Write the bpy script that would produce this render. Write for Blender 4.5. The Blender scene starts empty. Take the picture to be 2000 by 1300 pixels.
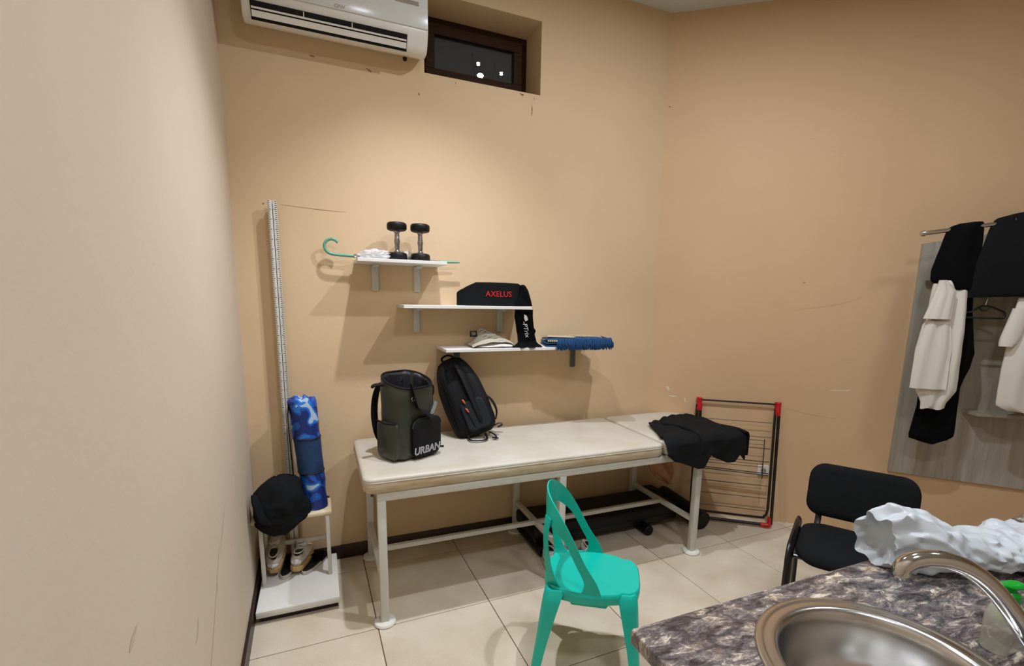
import bpy, bmesh, math, random
from mathutils import Vector, Matrix, noise
random.seed(4)
PI = math.pi
scene = bpy.context.scene
COL = scene.collection
# ------------------------------------------------------------------ camera, world, lights, exposure
def cam_setup():
    yaw, pitch, roll = 0.3989, 0.1707, 0.0185
    cy, sy = math.cos(yaw), math.sin(yaw)
    fw = Vector((sy, cy, 0)); rt = Vector((cy, -sy, 0)); up = Vector((0, 0, 1))
    c, s = math.cos(pitch), math.sin(pitch)
    f2 = fw * c - up * s; u2 = up * c + fw * s
    c, s = math.cos(roll), math.sin(roll)
    r3 = rt * c + u2 * s; u3 = u2 * c - rt * s
    cd = bpy.data.cameras.new('camera'); co = bpy.data.objects.new('camera', cd); COL.objects.link(co)
    m = Matrix((r3, u3, -f2)).transposed().to_4x4(); m.translation = Vector((0, -2.9872, 1.6))
    co.matrix_world = m
    cd.sensor_fit = 'HORIZONTAL'; cd.sensor_width = 36; cd.lens = 36 * 942.35 / 2000
    cd.shift_x = -21.2 / 2000; cd.shift_y = 98.3 / 2000; cd.clip_start = 0.02
    scene.camera = co
cam_setup()
w = bpy.data.worlds.new('night'); scene.world = w; w.use_nodes = True
w.node_tree.nodes['Background'].inputs[0].default_value = (0.030, 0.030, 0.027, 1)
w.node_tree.nodes['Background'].inputs[1].default_value = 0.8
scene.view_settings.view_transform = 'Standard'; scene.view_settings.look = 'None'
scene.view_settings.exposure = 0.13; scene.view_settings.gamma = 1.0
scene.view_settings.use_curve_mapping = False
CEIL = 3.533
# ceiling lamps of the room, then added unseen fill lamps: x, y, power, colour, cone degrees (0 = open disc lamp)
WHITE = (1.0, 1.04, 1.16)
SPOTS = [(0.54, -0.88, 168, WHITE, 96), (1.62, -1.68, 32, WHITE, 0),
         (0.75, -3.1, 24, WHITE, 0), (2.75, -2.75, 11, WHITE, 0)]  # this row: lamps added as soft fill to brighten the room, not known fixtures
for i, (x, y, p, c, a) in enumerate(SPOTS):
    ld = bpy.data.lights.new('ceiling_or_fill_lamp', 'SPOT' if a else 'AREA'); ld.energy = p; ld.color = c
    if a: ld.spot_size = math.radians(a); ld.spot_blend = 1.0; ld.shadow_soft_size = 0.035
    else: ld.shape = 'DISK'; ld.size = 0.07 if i == 1 else 0.40
    lo = bpy.data.objects.new('ceiling_or_fill_lamp', ld); lo.location = (x, y, CEIL - 0.03); COL.objects.link(lo)

# ------------------------------------------------------------------ materials
def nt(name):
    m = bpy.data.materials.new(name); m.use_nodes = True
    return m, m.node_tree, m.node_tree.nodes['Principled BSDF']
def mat(name, c, rough=0.5, metal=0.0, var=0.0, vscale=6.0, bump=0.0, bscale=60.0, spec=None, coat=0.0, trans=0.0, stretch=None, c2=None, sheen=0.0, sss=0.0):
    m, t, b = nt(name); N, L = t.nodes, t.links
    b.inputs['Base Color'].default_value = (*c, 1); b.inputs['Roughness'].default_value = rough
    b.inputs['Metallic'].default_value = metal
    if spec is not None: b.inputs['Specular IOR Level'].default_value = spec
    if coat: b.inputs['Coat Weight'].default_value = coat; b.inputs['Coat Roughness'].default_value = 0.1
    if trans: b.inputs['Transmission Weight'].default_value = trans
    if sheen: b.inputs['Sheen Weight'].default_value = sheen
    if var or bump:
        tc = N.new('ShaderNodeTexCoord'); mp = N.new('ShaderNodeMapping'); L.new(tc.outputs['Object'], mp.inputs[0])
        if stretch: mp.inputs['Scale'].default_value = stretch
    if var:
        n = N.new('ShaderNodeTexNoise'); n.inputs['Scale'].default_value = vscale; n.inputs['Detail'].default_value = 6
        n.inputs['Roughness'].default_value = 0.6
        L.new(mp.outputs[0], n.inputs['Vector'])
        r = N.new('ShaderNodeValToRGB'); r.color_ramp.elements[0].position = 0.3; r.color_ramp.elements[1].position = 0.7
        d = c2 if c2 else tuple(max(0, v * (1 - var)) for v in c)
        r.color_ramp.elements[0].color = (*d, 1); r.color_ramp.elements[1].color = (*c, 1)
        L.new(n.outputs['Fac'], r.inputs[0]); L.new(r.outputs[0], b.inputs['Base Color'])
    if bump:
        n2 = N.new('ShaderNodeTexNoise'); n2.inputs['Scale'].default_value = bscale; n2.inputs['Detail'].default_value = 4
        L.new(mp.outputs[0], n2.inputs['Vector'])
        bp = N.new('ShaderNodeBump'); bp.inputs['Strength'].default_value = bump; bp.inputs['Distance'].default_value = 0.004
        L.new(n2.outputs['Fac'], bp.inputs['Height']); L.new(bp.outputs[0], b.inputs['Normal'])
    return m
def s2l(r, g, b):
    f = lambda v: (v / 255 / 12.92) if v / 255 <= 0.04045 else ((v / 255 + 0.055) / 1.055) ** 2.4
    return (f(r), f(g), f(b))

def wall_mat(name, c, d):
    """painted plaster: two close tones in broad patches, scuffs, fine relief"""
    m, t, b = nt(name); N, L = t.nodes, t.links
    tc = N.new('ShaderNodeTexCoord')
    n = N.new('ShaderNodeTexNoise'); n.inputs['Scale'].default_value = 1.3; n.inputs['Detail'].default_value = 5
    L.new(tc.outputs['Object'], n.inputs['Vector'])
    r = N.new('ShaderNodeValToRGB'); r.color_ramp.elements[0].position = 0.35; r.color_ramp.elements[1].position = 0.65
    r.color_ramp.elements[0].color = (*d, 1); r.color_ramp.elements[1].color = (*c, 1)
    L.new(n.outputs['Fac'], r.inputs[0])
    # scuffs: thin streaks
    mp = N.new('ShaderNodeMapping'); mp.inputs['Scale'].default_value = (2.2, 2.2, 9); mp.inputs['Rotation'].default_value = (0.2, 0.5, 0.1)
    L.new(tc.outputs['Object'], mp.inputs[0])
    n2 = N.new('ShaderNodeTexNoise'); n2.inputs['Scale'].default_value = 1.7; n2.inputs['Detail'].default_value = 9; n2.inputs['Roughness'].default_value = 0.62
    L.new(mp.outputs[0], n2.inputs['Vector'])
    r2 = N.new('ShaderNodeValToRGB'); r2.color_ramp.elements[0].position = 0.70; r2.color_ramp.elements[1].position = 0.80
    r2.color_ramp.elements[0].color = (0, 0, 0, 1); r2.color_ramp.elements[1].color = (0.45, 0.45, 0.45, 1)
    L.new(n2.outputs['Fac'], r2.inputs[0])
    mx = N.new('ShaderNodeMix'); mx.data_type = 'RGBA'
    L.new(r2.outputs[0], mx.inputs['Factor']); L.new(r.outputs[0], mx.inputs['A'])
    mx.inputs['B'].default_value = (c[0] * 0.62, c[1] * 0.6, c[2] * 0.58, 1)
    L.new(mx.outputs['Result'], b.inputs['Base Color'])
    n3 = N.new('ShaderNodeTexNoise'); n3.inputs['Scale'].default_value = 40; n3.inputs['Detail'].default_value = 4
    L.new(tc.outputs['Object'], n3.inputs['Vector'])
    bp = N.new('ShaderNodeBump'); bp.inputs['Strength'].default_value = 0.25; bp.inputs['Distance'].default_value = 0.003
    L.new(n3.outputs['Fac'], bp.inputs['Height']); L.new(bp.outputs[0], b.inputs['Normal'])
    b.inputs['Roughness'].default_value = 0.62; b.inputs['Specular IOR Level'].default_value = 0.3
    return m
def camo_mat():
    m, t, b = nt('blue camouflage nylon'); N, L = t.nodes, t.links
    tc = N.new('ShaderNodeTexCoord')
    n = N.new('ShaderNodeTexNoise'); n.inputs['Scale'].default_value = 11; n.inputs['Detail'].default_value = 1.0; n.inputs['Distortion'].default_value = 0.8
    L.new(tc.outputs['Object'], n.inputs['Vector'])
    r = N.new('ShaderNodeValToRGB'); cr = r.color_ramp; cr.interpolation = 'CONSTANT'
    cr.elements[0].position = 0; cr.elements[0].color = (*s2l(14, 40, 110), 1)
    cr.elements[1].position = 0.46; cr.elements[1].color = (*s2l(20, 82, 172), 1)
    for p, c in ((0.56, s2l(30, 118, 205)), (0.64, s2l(168, 190, 210))):
        e = cr.elements.new(p); e.color = (*c, 1)
    L.new(n.outputs['Fac'], r.inputs[0]); L.new(r.outputs[0], b.inputs['Base Color'])
    b.inputs['Roughness'].default_value = 0.45
    return m
def marble_mat():
    m, t, b = nt('streaked stone laminate'); N, L = t.nodes, t.links
    tc = N.new('ShaderNodeTexCoord'); mp = N.new('ShaderNodeMapping')
    mp.inputs['Rotation'].default_value = (0, 0, math.radians(32)); mp.inputs['Scale'].default_value = (1.0, 2.4, 1)
    L.new(tc.outputs['Object'], mp.inputs[0])
    def noise_(scale, det, rough, dist, vec=None):
        n = N.new('ShaderNodeTexNoise'); n.inputs['Scale'].default_value = scale; n.inputs['Detail'].default_value = det
        n.inputs['Roughness'].default_value = rough; n.inputs['Distortion'].default_value = dist; L.new(vec or mp.outputs[0], n.inputs['Vector']); return n
    n0 = noise_(7, 5, .6, 0.3)
    mv = N.new('ShaderNodeMix'); mv.data_type = 'RGBA'; mv.inputs['Factor'].default_value = 0.16
    L.new(mp.outputs[0], mv.inputs['A']); L.new(n0.outputs['Color'], mv.inputs['B'])
    n = noise_(17, 12, .74, 0.35, mv.outputs['Result'])
    r = N.new('ShaderNodeValToRGB'); cr = r.color_ramp
    cr.elements[0].position = 0.33; cr.elements[0].color = (*s2l(36, 31, 32), 1)
    cr.elements[1].position = 0.66; cr.elements[1].color = (*s2l(216, 210, 196), 1)
    for p, c in ((0.42, s2l(64, 59, 60)), (0.49, s2l(96, 91, 91)), (0.535, s2l(122, 114, 110)), (0.575, s2l(160, 150, 137)), (0.61, s2l(198, 188, 168))):
        e = cr.elements.new(p); e.color = (*c, 1)
    L.new(n.outputs['Fac'], r.inputs[0])
    n2 = noise_(9, 9, .7, 0.8, mv.outputs['Result']); r2 = N.new('ShaderNodeValToRGB'); r2.color_ramp.elements[0].position = 0.50; r2.color_ramp.elements[1].position = 0.66
    r2.color_ramp.elements[0].color = (0, 0, 0, 1); r2.color_ramp.elements[1].color = (0.7, 0.7, 0.7, 1); L.new(n2.outputs['Fac'], r2.inputs[0])
    mx = N.new('ShaderNodeMix'); mx.data_type = 'RGBA'; mx.blend_type = 'MULTIPLY'; L.new(r2.outputs[0], mx.inputs['Factor'])
    L.new(r.outputs[0], mx.inputs['A']); mx.inputs['B'].default_value = (0.70, 0.54, 0.42, 1)
    L.new(mx.outputs['Result'], b.inputs['Base Color'])
    b.inputs['Roughness'].default_value = 0.24
    return m
def tile_mat():
    m, t, b = nt('beige ceramic tile'); N, L = t.nodes, t.links
    tc = N.new('ShaderNodeTexCoord'); oi = N.new('ShaderNodeObjectInfo')
    add = N.new('ShaderNodeVectorMath'); add.operation = 'ADD'; L.new(tc.outputs['Object'], add.inputs[0])
    L.new(oi.outputs['Location'], add.inputs[1])
    n = N.new('ShaderNodeTexNoise'); n.inputs['Scale'].default_value = 3.2; n.inputs['Detail'].default_value = 7
    L.new(add.outputs[0], n.inputs['Vector'])
    r = N.new('ShaderNodeValToRGB'); r.color_ramp.elements[0].position = 0.32; r.color_ramp.elements[1].position = 0.68
    r.color_ramp.elements[0].color = (*s2l(199, 184, 158), 1); r.color_ramp.elements[1].color = (*s2l(217, 206, 184), 1)
    L.new(n.outputs['Fac'], r.inputs[0])
    n2 = N.new('ShaderNodeTexNoise'); n2.inputs['Scale'].default_value = 190; n2.inputs['Detail'].default_value = 3
    L.new(add.outputs[0], n2.inputs['Vector'])
    r2 = N.new('ShaderNodeValToRGB'); r2.color_ramp.elements[0].position = 0.28; r2.color_ramp.elements[1].position = 0.45
    r2.color_ramp.elements[0].color = (0.82, 0.79, 0.74, 1); r2.color_ramp.elements[1].color = (1, 1, 1, 1)
    L.new(n2.outputs['Fac'], r2.inputs[0])
    mx = N.new('ShaderNodeMix'); mx.data_type = 'RGBA'; mx.blend_type = 'MULTIPLY'; mx.inputs['Factor'].default_value = 0.8
    L.new(r.outputs[0], mx.inputs['A']); L.new(r2.outputs[0], mx.inputs['B']); L.new(mx.outputs['Result'], b.inputs['Base Color'])
    b.inputs['Roughness'].default_value = 0.42
    return m
def glass_mat(name, c=(1, 1, 1), rough=0.0, ior=1.45):
    m, t, b = nt(name); b.inputs['Base Color'].default_value = (*c, 1); b.inputs['Transmission Weight'].default_value = 1
    b.inputs['Roughness'].default_value = rough; b.inputs['IOR'].default_value = ior
    return m
def emit_mat(name, c, s):
    m, t, b = nt(name); b.inputs['Emission Color'].default_value = (*c, 1); b.inputs['Emission Strength'].default_value = s
    return m
def film_mat(name, c, alpha, rough=0.25, wrinkle=0.0):
    """thin cloudy polythene: part diffuse, part see-through, finely creased"""
    m, t, b = nt(name); N, L = t.nodes, t.links
    b.inputs['Base Color'].default_value = (*c, 1); b.inputs['Roughness'].default_value = rough
    b.inputs['Alpha'].default_value = alpha; b.inputs['Specular IOR Level'].default_value = 0.7
    tc = N.new('ShaderNodeTexCoord'); n = N.new('ShaderNodeTexNoise'); n.noise_type = 'RIDGED_MULTIFRACTAL'; n.inputs['Scale'].default_value = 14; n.inputs['Detail'].default_value = 3
    n.inputs['Distortion'].default_value = 0.6; L.new(tc.outputs['Object'], n.inputs['Vector'])
    bp = N.new('ShaderNodeBump'); bp.inputs['Strength'].default_value = 0.5; bp.inputs['Distance'].default_value = 0.006
    L.new(n.outputs['Fac'], bp.inputs['Height']); L.new(bp.outputs[0], b.inputs['Normal'])
    return m

M = {}
M['wall_back'] = wall_mat('peach wall paint', s2l(217, 190, 152), s2l(212, 184, 145))
M['wall_right'] = wall_mat('peach wall paint of right wall', s2l(211, 178, 139), s2l(206, 173, 133))
M['wall_left'] = wall_mat('pale cream wall paint', s2l(214, 199, 178), s2l(209, 193, 170))
M['ceiling'] = mat('ceiling paint', s2l(205, 208, 200), 0.8)
M['tile'] = tile_mat()
M['grout'] = mat('dark grout', s2l(96, 76, 56), 0.9)
M['baseboard'] = mat('dark brown baseboard', s2l(48, 28, 22), 0.4, var=0.3, vscale=20)
M['white_board'] = mat('white laminate board', s2l(226, 224, 216), 0.45, var=0.05, vscale=8)
M['white_paint'] = mat('white painted steel', s2l(205, 203, 192), 0.4, var=0.08, vscale=14)
M['cream_vinyl'] = mat('cream vinyl', s2l(203, 198, 184), 0.45, var=0.09, vscale=4, bump=0.25, bscale=28, c2=s2l(190, 181, 160))
M['white_plastic'] = mat('white plastic', s2l(226, 224, 214), 0.32)
M['ac_panel'] = mat('glossy air conditioner panel', s2l(214, 216, 210), 0.16)
M['black'] = mat('black plastic', s2l(20, 20, 21), 0.45)
M['black_cloth'] = mat('black fabric', s2l(10, 11, 12), 0.9, bump=0.4, bscale=220, spec=0.1)
M['black_cloth2'] = mat('charcoal fabric', s2l(20, 22, 23), 0.88, bump=0.4, bscale=200, spec=0.15)
M['bracket_grey'] = mat('dark grey bracket', s2l(84, 84, 78), 0.4)
M['black_paint'] = mat('black powder coat', s2l(18, 18, 20), 0.3)
M['rubber'] = mat('black rubber', s2l(9, 9, 10), 0.5, spec=0.3)
M['dark_gap'] = mat('dark cavity', s2l(10, 9, 9), 0.9)
M['chrome'] = mat('chrome', (0.62, 0.61, 0.60), 0.09, 1.0)
M['steel'] = mat('brushed steel', (0.60, 0.59, 0.57), 0.21, 1.0)
M['knurl'] = mat('worn chrome grip', (0.42, 0.40, 0.40), 0.28, 1.0, var=0.5, vscale=60, bump=0.5, bscale=180)
M['green'] = mat('sea green plastic', s2l(0, 180, 160), 0.33, bump=0.04, bscale=30)
M['marble'] = marble_mat()
M['wood_brown'] = mat('dark brown window frame', s2l(64, 44, 30), 0.75, spec=0.15, var=0.4, vscale=12, stretch=(1, 1, 8))
M['glass'] = film_mat('window glass', s2l(70, 74, 72), 0.30, 0.03)
M['olive'] = mat('olive faux leather', s2l(54, 57, 46), 0.36, var=0.25, vscale=7, bump=0.2, bscale=26)
M['bag_black'] = mat('black nylon', s2l(12, 13, 15), 0.7, bump=0.25, bscale=150, spec=0.25)
M['bag_grey'] = mat('dark grey nylon panel', s2l(28, 33, 38), 0.75, bump=0.3, bscale=200, spec=0.25)
M['lining'] = mat('dark lining', s2l(14, 14, 20), 0.5, bump=0.6, bscale=26)
M['white_print'] = mat('white print', s2l(225, 222, 228), 0.6)
M['grey_print'] = mat('silver grey print', s2l(190, 184, 176), 0.6)
M['red_print'] = mat('red print', s2l(205, 28, 40), 0.5)
M['red_plastic'] = mat('red plastic', s2l(190, 16, 26), 0.35)
M['orange'] = mat('orange zip pull', s2l(205, 92, 60), 0.5)
M['camo'] = camo_mat()
M['mesh_blue'] = mat('blue mesh fabric', s2l(18, 60, 104), 0.7, var=0.35, vscale=60, bump=0.4, bscale=700)
M['beige_knit'] = mat('beige knit', s2l(176, 168, 148), 0.9, bump=0.4, bscale=160, var=0.1, vscale=18)
M['white_cloth'] = mat('white cloth', s2l(232, 232, 230), 0.85, bump=0.3, bscale=120)
M['shirt'] = mat('off white cotton', s2l(222, 217, 204), 0.88, bump=0.12, bscale=420, spec=0.2)
M['blue_cloth'] = mat('blue woollen cloth', s2l(26, 74, 120), 0.9, bump=0.5, bscale=150, var=0.2, vscale=30)
M['yellow'] = mat('pale yellow print', s2l(222, 206, 130), 0.8)
M['teal'] = mat('green umbrella plastic', s2l(92, 158, 134), 0.35)
M['umbrella_film'] = mat('grey umbrella fabric', s2l(150, 150, 142), 0.4, var=0.3, vscale=30)
M['film'] = film_mat('clear wrap', s2l(235, 235, 235), 0.42, 0.15)
M['bag_film'] = film_mat('white polythene', s2l(204, 212, 215), 0.80, 0.36)
M['shoe'] = mat('beige mesh upper', s2l(198, 190, 172), 0.85, bump=0.4, bscale=220, var=0.1, vscale=20)
M['shoe_white'] = mat('white leather', s2l(226, 226, 224), 0.5)
M['gum'] = mat('gum sole', s2l(204, 170, 112), 0.6, var=0.15, vscale=20)
M['sole_white'] = mat('speckled white sole', s2l(206, 200, 186), 0.6, var=0.3, vscale=60)
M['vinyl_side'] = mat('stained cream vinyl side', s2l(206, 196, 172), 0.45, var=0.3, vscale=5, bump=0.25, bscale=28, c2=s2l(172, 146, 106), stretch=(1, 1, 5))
M['seat_wood'] = mat('worn painted wood', s2l(222, 206, 172), 0.55, var=0.15, vscale=9, c2=s2l(205, 182, 140))
M['panel_wood'] = mat('grey washed wood laminate', s2l(176, 170, 156), 0.5, var=0.22, vscale=5, stretch=(5, 5, 0.5), c2=s2l(150, 142, 126))
M['brown_cloth'] = mat('brown leather', s2l(150, 104, 70), 0.6, bump=0.4, bscale=40)
M['bottle'] = film_mat('clear bottle plastic', s2l(190, 188, 172), 0.50, 0.10)
M['green_pump'] = mat('green pump plastic', s2l(0, 150, 40), 0.25)
M['label'] = mat('bottle label', s2l(176, 214, 110), 0.5)
M['cabinet'] = mat('beige cabinet board', s2l(190, 176, 156), 0.5)
M['grey_mark'] = mat('faint grey mark', s2l(150, 142, 126), 0.6)
M['navy'] = mat('navy mark', s2l(40, 56, 92), 0.6)
M['tick'] = mat('ruler ticks', s2l(104, 102, 96), 0.7)
M['spot_white'] = mat('satin white trim', s2l(230, 230, 226), 0.4)
M['lamp'] = emit_mat('lamp lens', (1, 0.95, 0.86), 12)
M['street_light'] = emit_mat('street lamp', (0.9, 0.95, 1), 60)

# ------------------------------------------------------------------ geometry helpers
def smooth_path(pts, r, k):
    P = [Vector(p) for p in pts]; R = list(r) if isinstance(r, (list, tuple)) else [r] * len(P); n = len(P); q, w_ = [], []
    for i in range(n - 1):
        p0, p1, p2, p3 = [P[max(0, min(n - 1, i + j))] for j in (-1, 0, 1, 2)]
        for j in range(k):
            v = j / k
            q.append(0.5 * ((2 * p1) + (-p0 + p2) * v + (2 * p0 - 5 * p1 + 4 * p2 - p3) * v * v + (-p0 + 3 * p1 - 3 * p2 + p3) * v ** 3)); w_.append(R[i] + (R[i + 1] - R[i]) * v)
    q.append(P[-1]); w_.append(R[-1])
    return q, w_
class MB:
    def __init__(s): s.bm = bmesh.new()
    def box(s, c, size, rot=None, bev=0.0, seg=2):
        r = bmesh.ops.create_cube(s.bm, size=1)['verts']
        mt = Matrix.Translation(c) @ (rot.to_4x4() if rot else Matrix()) @ Matrix.Diagonal((*size, 1))
        bmesh.ops.transform(s.bm, matrix=mt, verts=r)
        if bev:
            es = list({e for v in r for e in v.link_edges})
            bmesh.ops.bevel(s.bm, geom=es, offset=bev, segments=seg, profile=0.5, affect='EDGES')
        return s
    def b2(s, a, b, **k):
        return s.box([(a[i] + b[i]) / 2 for i in range(3)], [abs(b[i] - a[i]) for i in range(3)], **k)
    def loft(s, rings, cap=True, closed=False):
        vs = [[s.bm.verts.new(p) for p in r] for r in rings]
        n = len(vs[0]); m = len(vs)
        for i in range(m if closed else m - 1):
            a, b = vs[i], vs[(i + 1) % m]
            for j in range(n):
                k = (j + 1) % n
                try: s.bm.faces.new((a[j], a[k], b[k], b[j]))
                except ValueError: pass
        if cap and not closed:
            s.bm.faces.new(list(reversed(vs[0]))); s.bm.faces.new(vs[-1])
        return s
    def tube(s, pts, r, n=10, cap=True, flat=None, closed=False, cr=None):
        if cr is None: cr = 4 if (4 <= len(pts) <= 12 and not closed) else 0
        if cr: pts, r = smooth_path(pts, r, cr)
        """r: number or list; flat=(wx,wy) elliptical section scale"""
        P = [Vector(p) for p in pts]; rings = []
        prev = None; m = len(P)
        for i, p in enumerate(P):
            if closed: d = (P[(i + 1) % m] - P[i - 1])
            else: d = (P[min(i + 1, m - 1)] - P[max(i - 1, 0)])
            d.normalize()
            if prev is None:
                a = Vector((0, 0, 1)) if abs(d.z) < 0.9 else Vector((1, 0, 0))
                u = a.cross(d).normalized()
            else:
                u = (prev - d * prev.dot(d)).normalized()
            prev = u; v = d.cross(u)
            rr = r[i] if isinstance(r, (list, tuple)) else r
            fx, fy = flat if flat else (1, 1)
            rings.append([p + u * math.cos(t) * rr * fx + v * math.sin(t) * rr * fy for t in [2 * PI * k / n for k in range(n)]])
        return s.loft(rings, cap, closed)
    def lathe(s, prof, c, n=32, axis='z', cap=True, rot=None):
        rings = []
        for r, h in prof:
            ring = []
            for k in range(n):
                a = 2 * PI * k / n
                v = Vector((r * math.cos(a), r * math.sin(a), h))
                if axis == 'x': v = Vector((v.z, v.x, v.y))
                if axis == 'y': v = Vector((v.x, v.z, v.y))
                if rot: v = rot @ v
                ring.append(Vector(c) + v)
            rings.append(ring)
        return s.loft(rings, cap)
    def prism(s, poly, ext, fn):
        """poly of (a,b); fn(a,b,c)->xyz ; c in ext=(c0,c1)"""
        return s.loft([[fn(a, b, ext[0]) for a, b in poly], [fn(a, b, ext[1]) for a, b in poly]])
    def build(s, name, m, parent=None, smooth=True, ang=35, mods=()):
        bmesh.ops.recalc_face_normals(s.bm, faces=s.bm.faces)
        me = bpy.data.meshes.new(name); s.bm.to_mesh(me); s.bm.free()
        if isinstance(m, (list, tuple)):
            for q in m: me.materials.append(q)
        else: me.materials.append(m)
        if smooth:
            for p in me.polygons: p.use_smooth = True
            me.set_sharp_from_angle(angle=math.radians(ang))
        o = bpy.data.objects.new(name, me); COL.objects.link(o)
        for k, kw in mods:
            md = o.modifiers.new(k.lower(), k)
            for a, b in kw.items(): setattr(md, a, b)
        if parent: par(o, parent)
        return o
def par(o, p):
    o.parent = p
    # children are modelled in world space: cancel the parent's transform
    o.matrix_parent_inverse = p.matrix_world.inverted() if False else world_of(p).inverted()
def world_of(p):
    m = Matrix.LocRotScale(p.location, p.rotation_euler, p.scale)
    return (world_of(p.parent) @ p.matrix_parent_inverse @ m) if p.parent else m
def thing(name, label, cat, loc=(0, 0, 0), group=None):
    o = bpy.data.objects.new(name, None); COL.objects.link(o); o.location = loc; o.empty_display_size = 0.05
    o['label'] = label; o['category'] = cat
    if group: o['group'] = group
    return o
def tag(o, label, cat, group=None):
    o['label'] = label; o['category'] = cat
    if group: o['group'] = group
    return o
def struct(o): o['kind'] = 'structure'; return o
def lab(o, t): o['label'] = t; return o
def text_obj(name, body, size, fn_origin, ux, uy, m, parent, thick=0.0015, outline=0.0, shear=0.0, sx=1.0):
    """flat lettering as a mesh: baseline-centred at fn_origin, ux = reading direction, uy = up"""
    cu = bpy.data.curves.new(name, 'FONT'); cu.body = body; cu.size = size; cu.align_x = 'CENTER'; cu.align_y = 'CENTER'
    cu.extrude = thick; cu.shear = shear; cu.resolution_u = 3; cu.offset = outline
    to = bpy.data.objects.new(name, cu); COL.objects.link(to)
    dg = bpy.context.evaluated_depsgraph_get(); me = bpy.data.meshes.new_from_object(to.evaluated_get(dg))
    bpy.data.objects.remove(to); bpy.data.curves.remove(cu)
    ux = Vector(ux).normalized(); uy = Vector(uy).normalized(); uz = ux.cross(uy)
    mt = Matrix((ux * sx, uy, uz)).transposed().to_4x4(); mt.translation = Vector(fn_origin)
    me.transform(mt); me.materials.clear(); me.materials.append(m)
    o = bpy.data.objects.new(name, me); COL.objects.link(o)
    if parent: par(o, parent)
    return o
def rrect(w, d, r, n=5):
    """rounded rectangle outline, centred"""
    pts = []
    for cx, cy, a0 in ((w / 2 - r, d / 2 - r, 0), (-w / 2 + r, d / 2 - r, 90), (-w / 2 + r, -d / 2 + r, 180), (w / 2 - r, -d / 2 + r, 270)):
        for k in range(n + 1):
            a = math.radians(a0 + 90 * k / n); pts.append((cx + r * math.cos(a), cy + r * math.sin(a)))
    return pts
def nz(v, s=1.0, k=0): return noise.noise(Vector(v) * s + Vector((k * 7.3, k * 3.1, k)))
def grid(fn, nu, nv):
    """open surface from fn(u,v) -> MB"""
    mb = MB(); vs = [[mb.bm.verts.new(fn(i / nu, j / nv)) for j in range(nv + 1)] for i in range(nu + 1)]
    for i in range(nu):
        for j in range(nv): mb.bm.faces.new((vs[i][j], vs[i + 1][j], vs[i + 1][j + 1], vs[i][j + 1]))
    return mb
RA = 0.6547; CR, SR = math.cos(RA), math.sin(RA)
def RW(s, off, z): return Vector((2.307 + s * CR - off * SR, -s * SR - off * CR, z))   # right-wall coordinates
def interp(tab, t):
    if t <= tab[0][0]: return tab[0][1:]
    for a, b in zip(tab, tab[1:]):
        if t <= b[0]:
            k = (t - a[0]) / (b[0] - a[0]); return [x + (y - x) * k for x, y in zip(a[1:], b[1:])]
    return tab[-1][1:]

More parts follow.
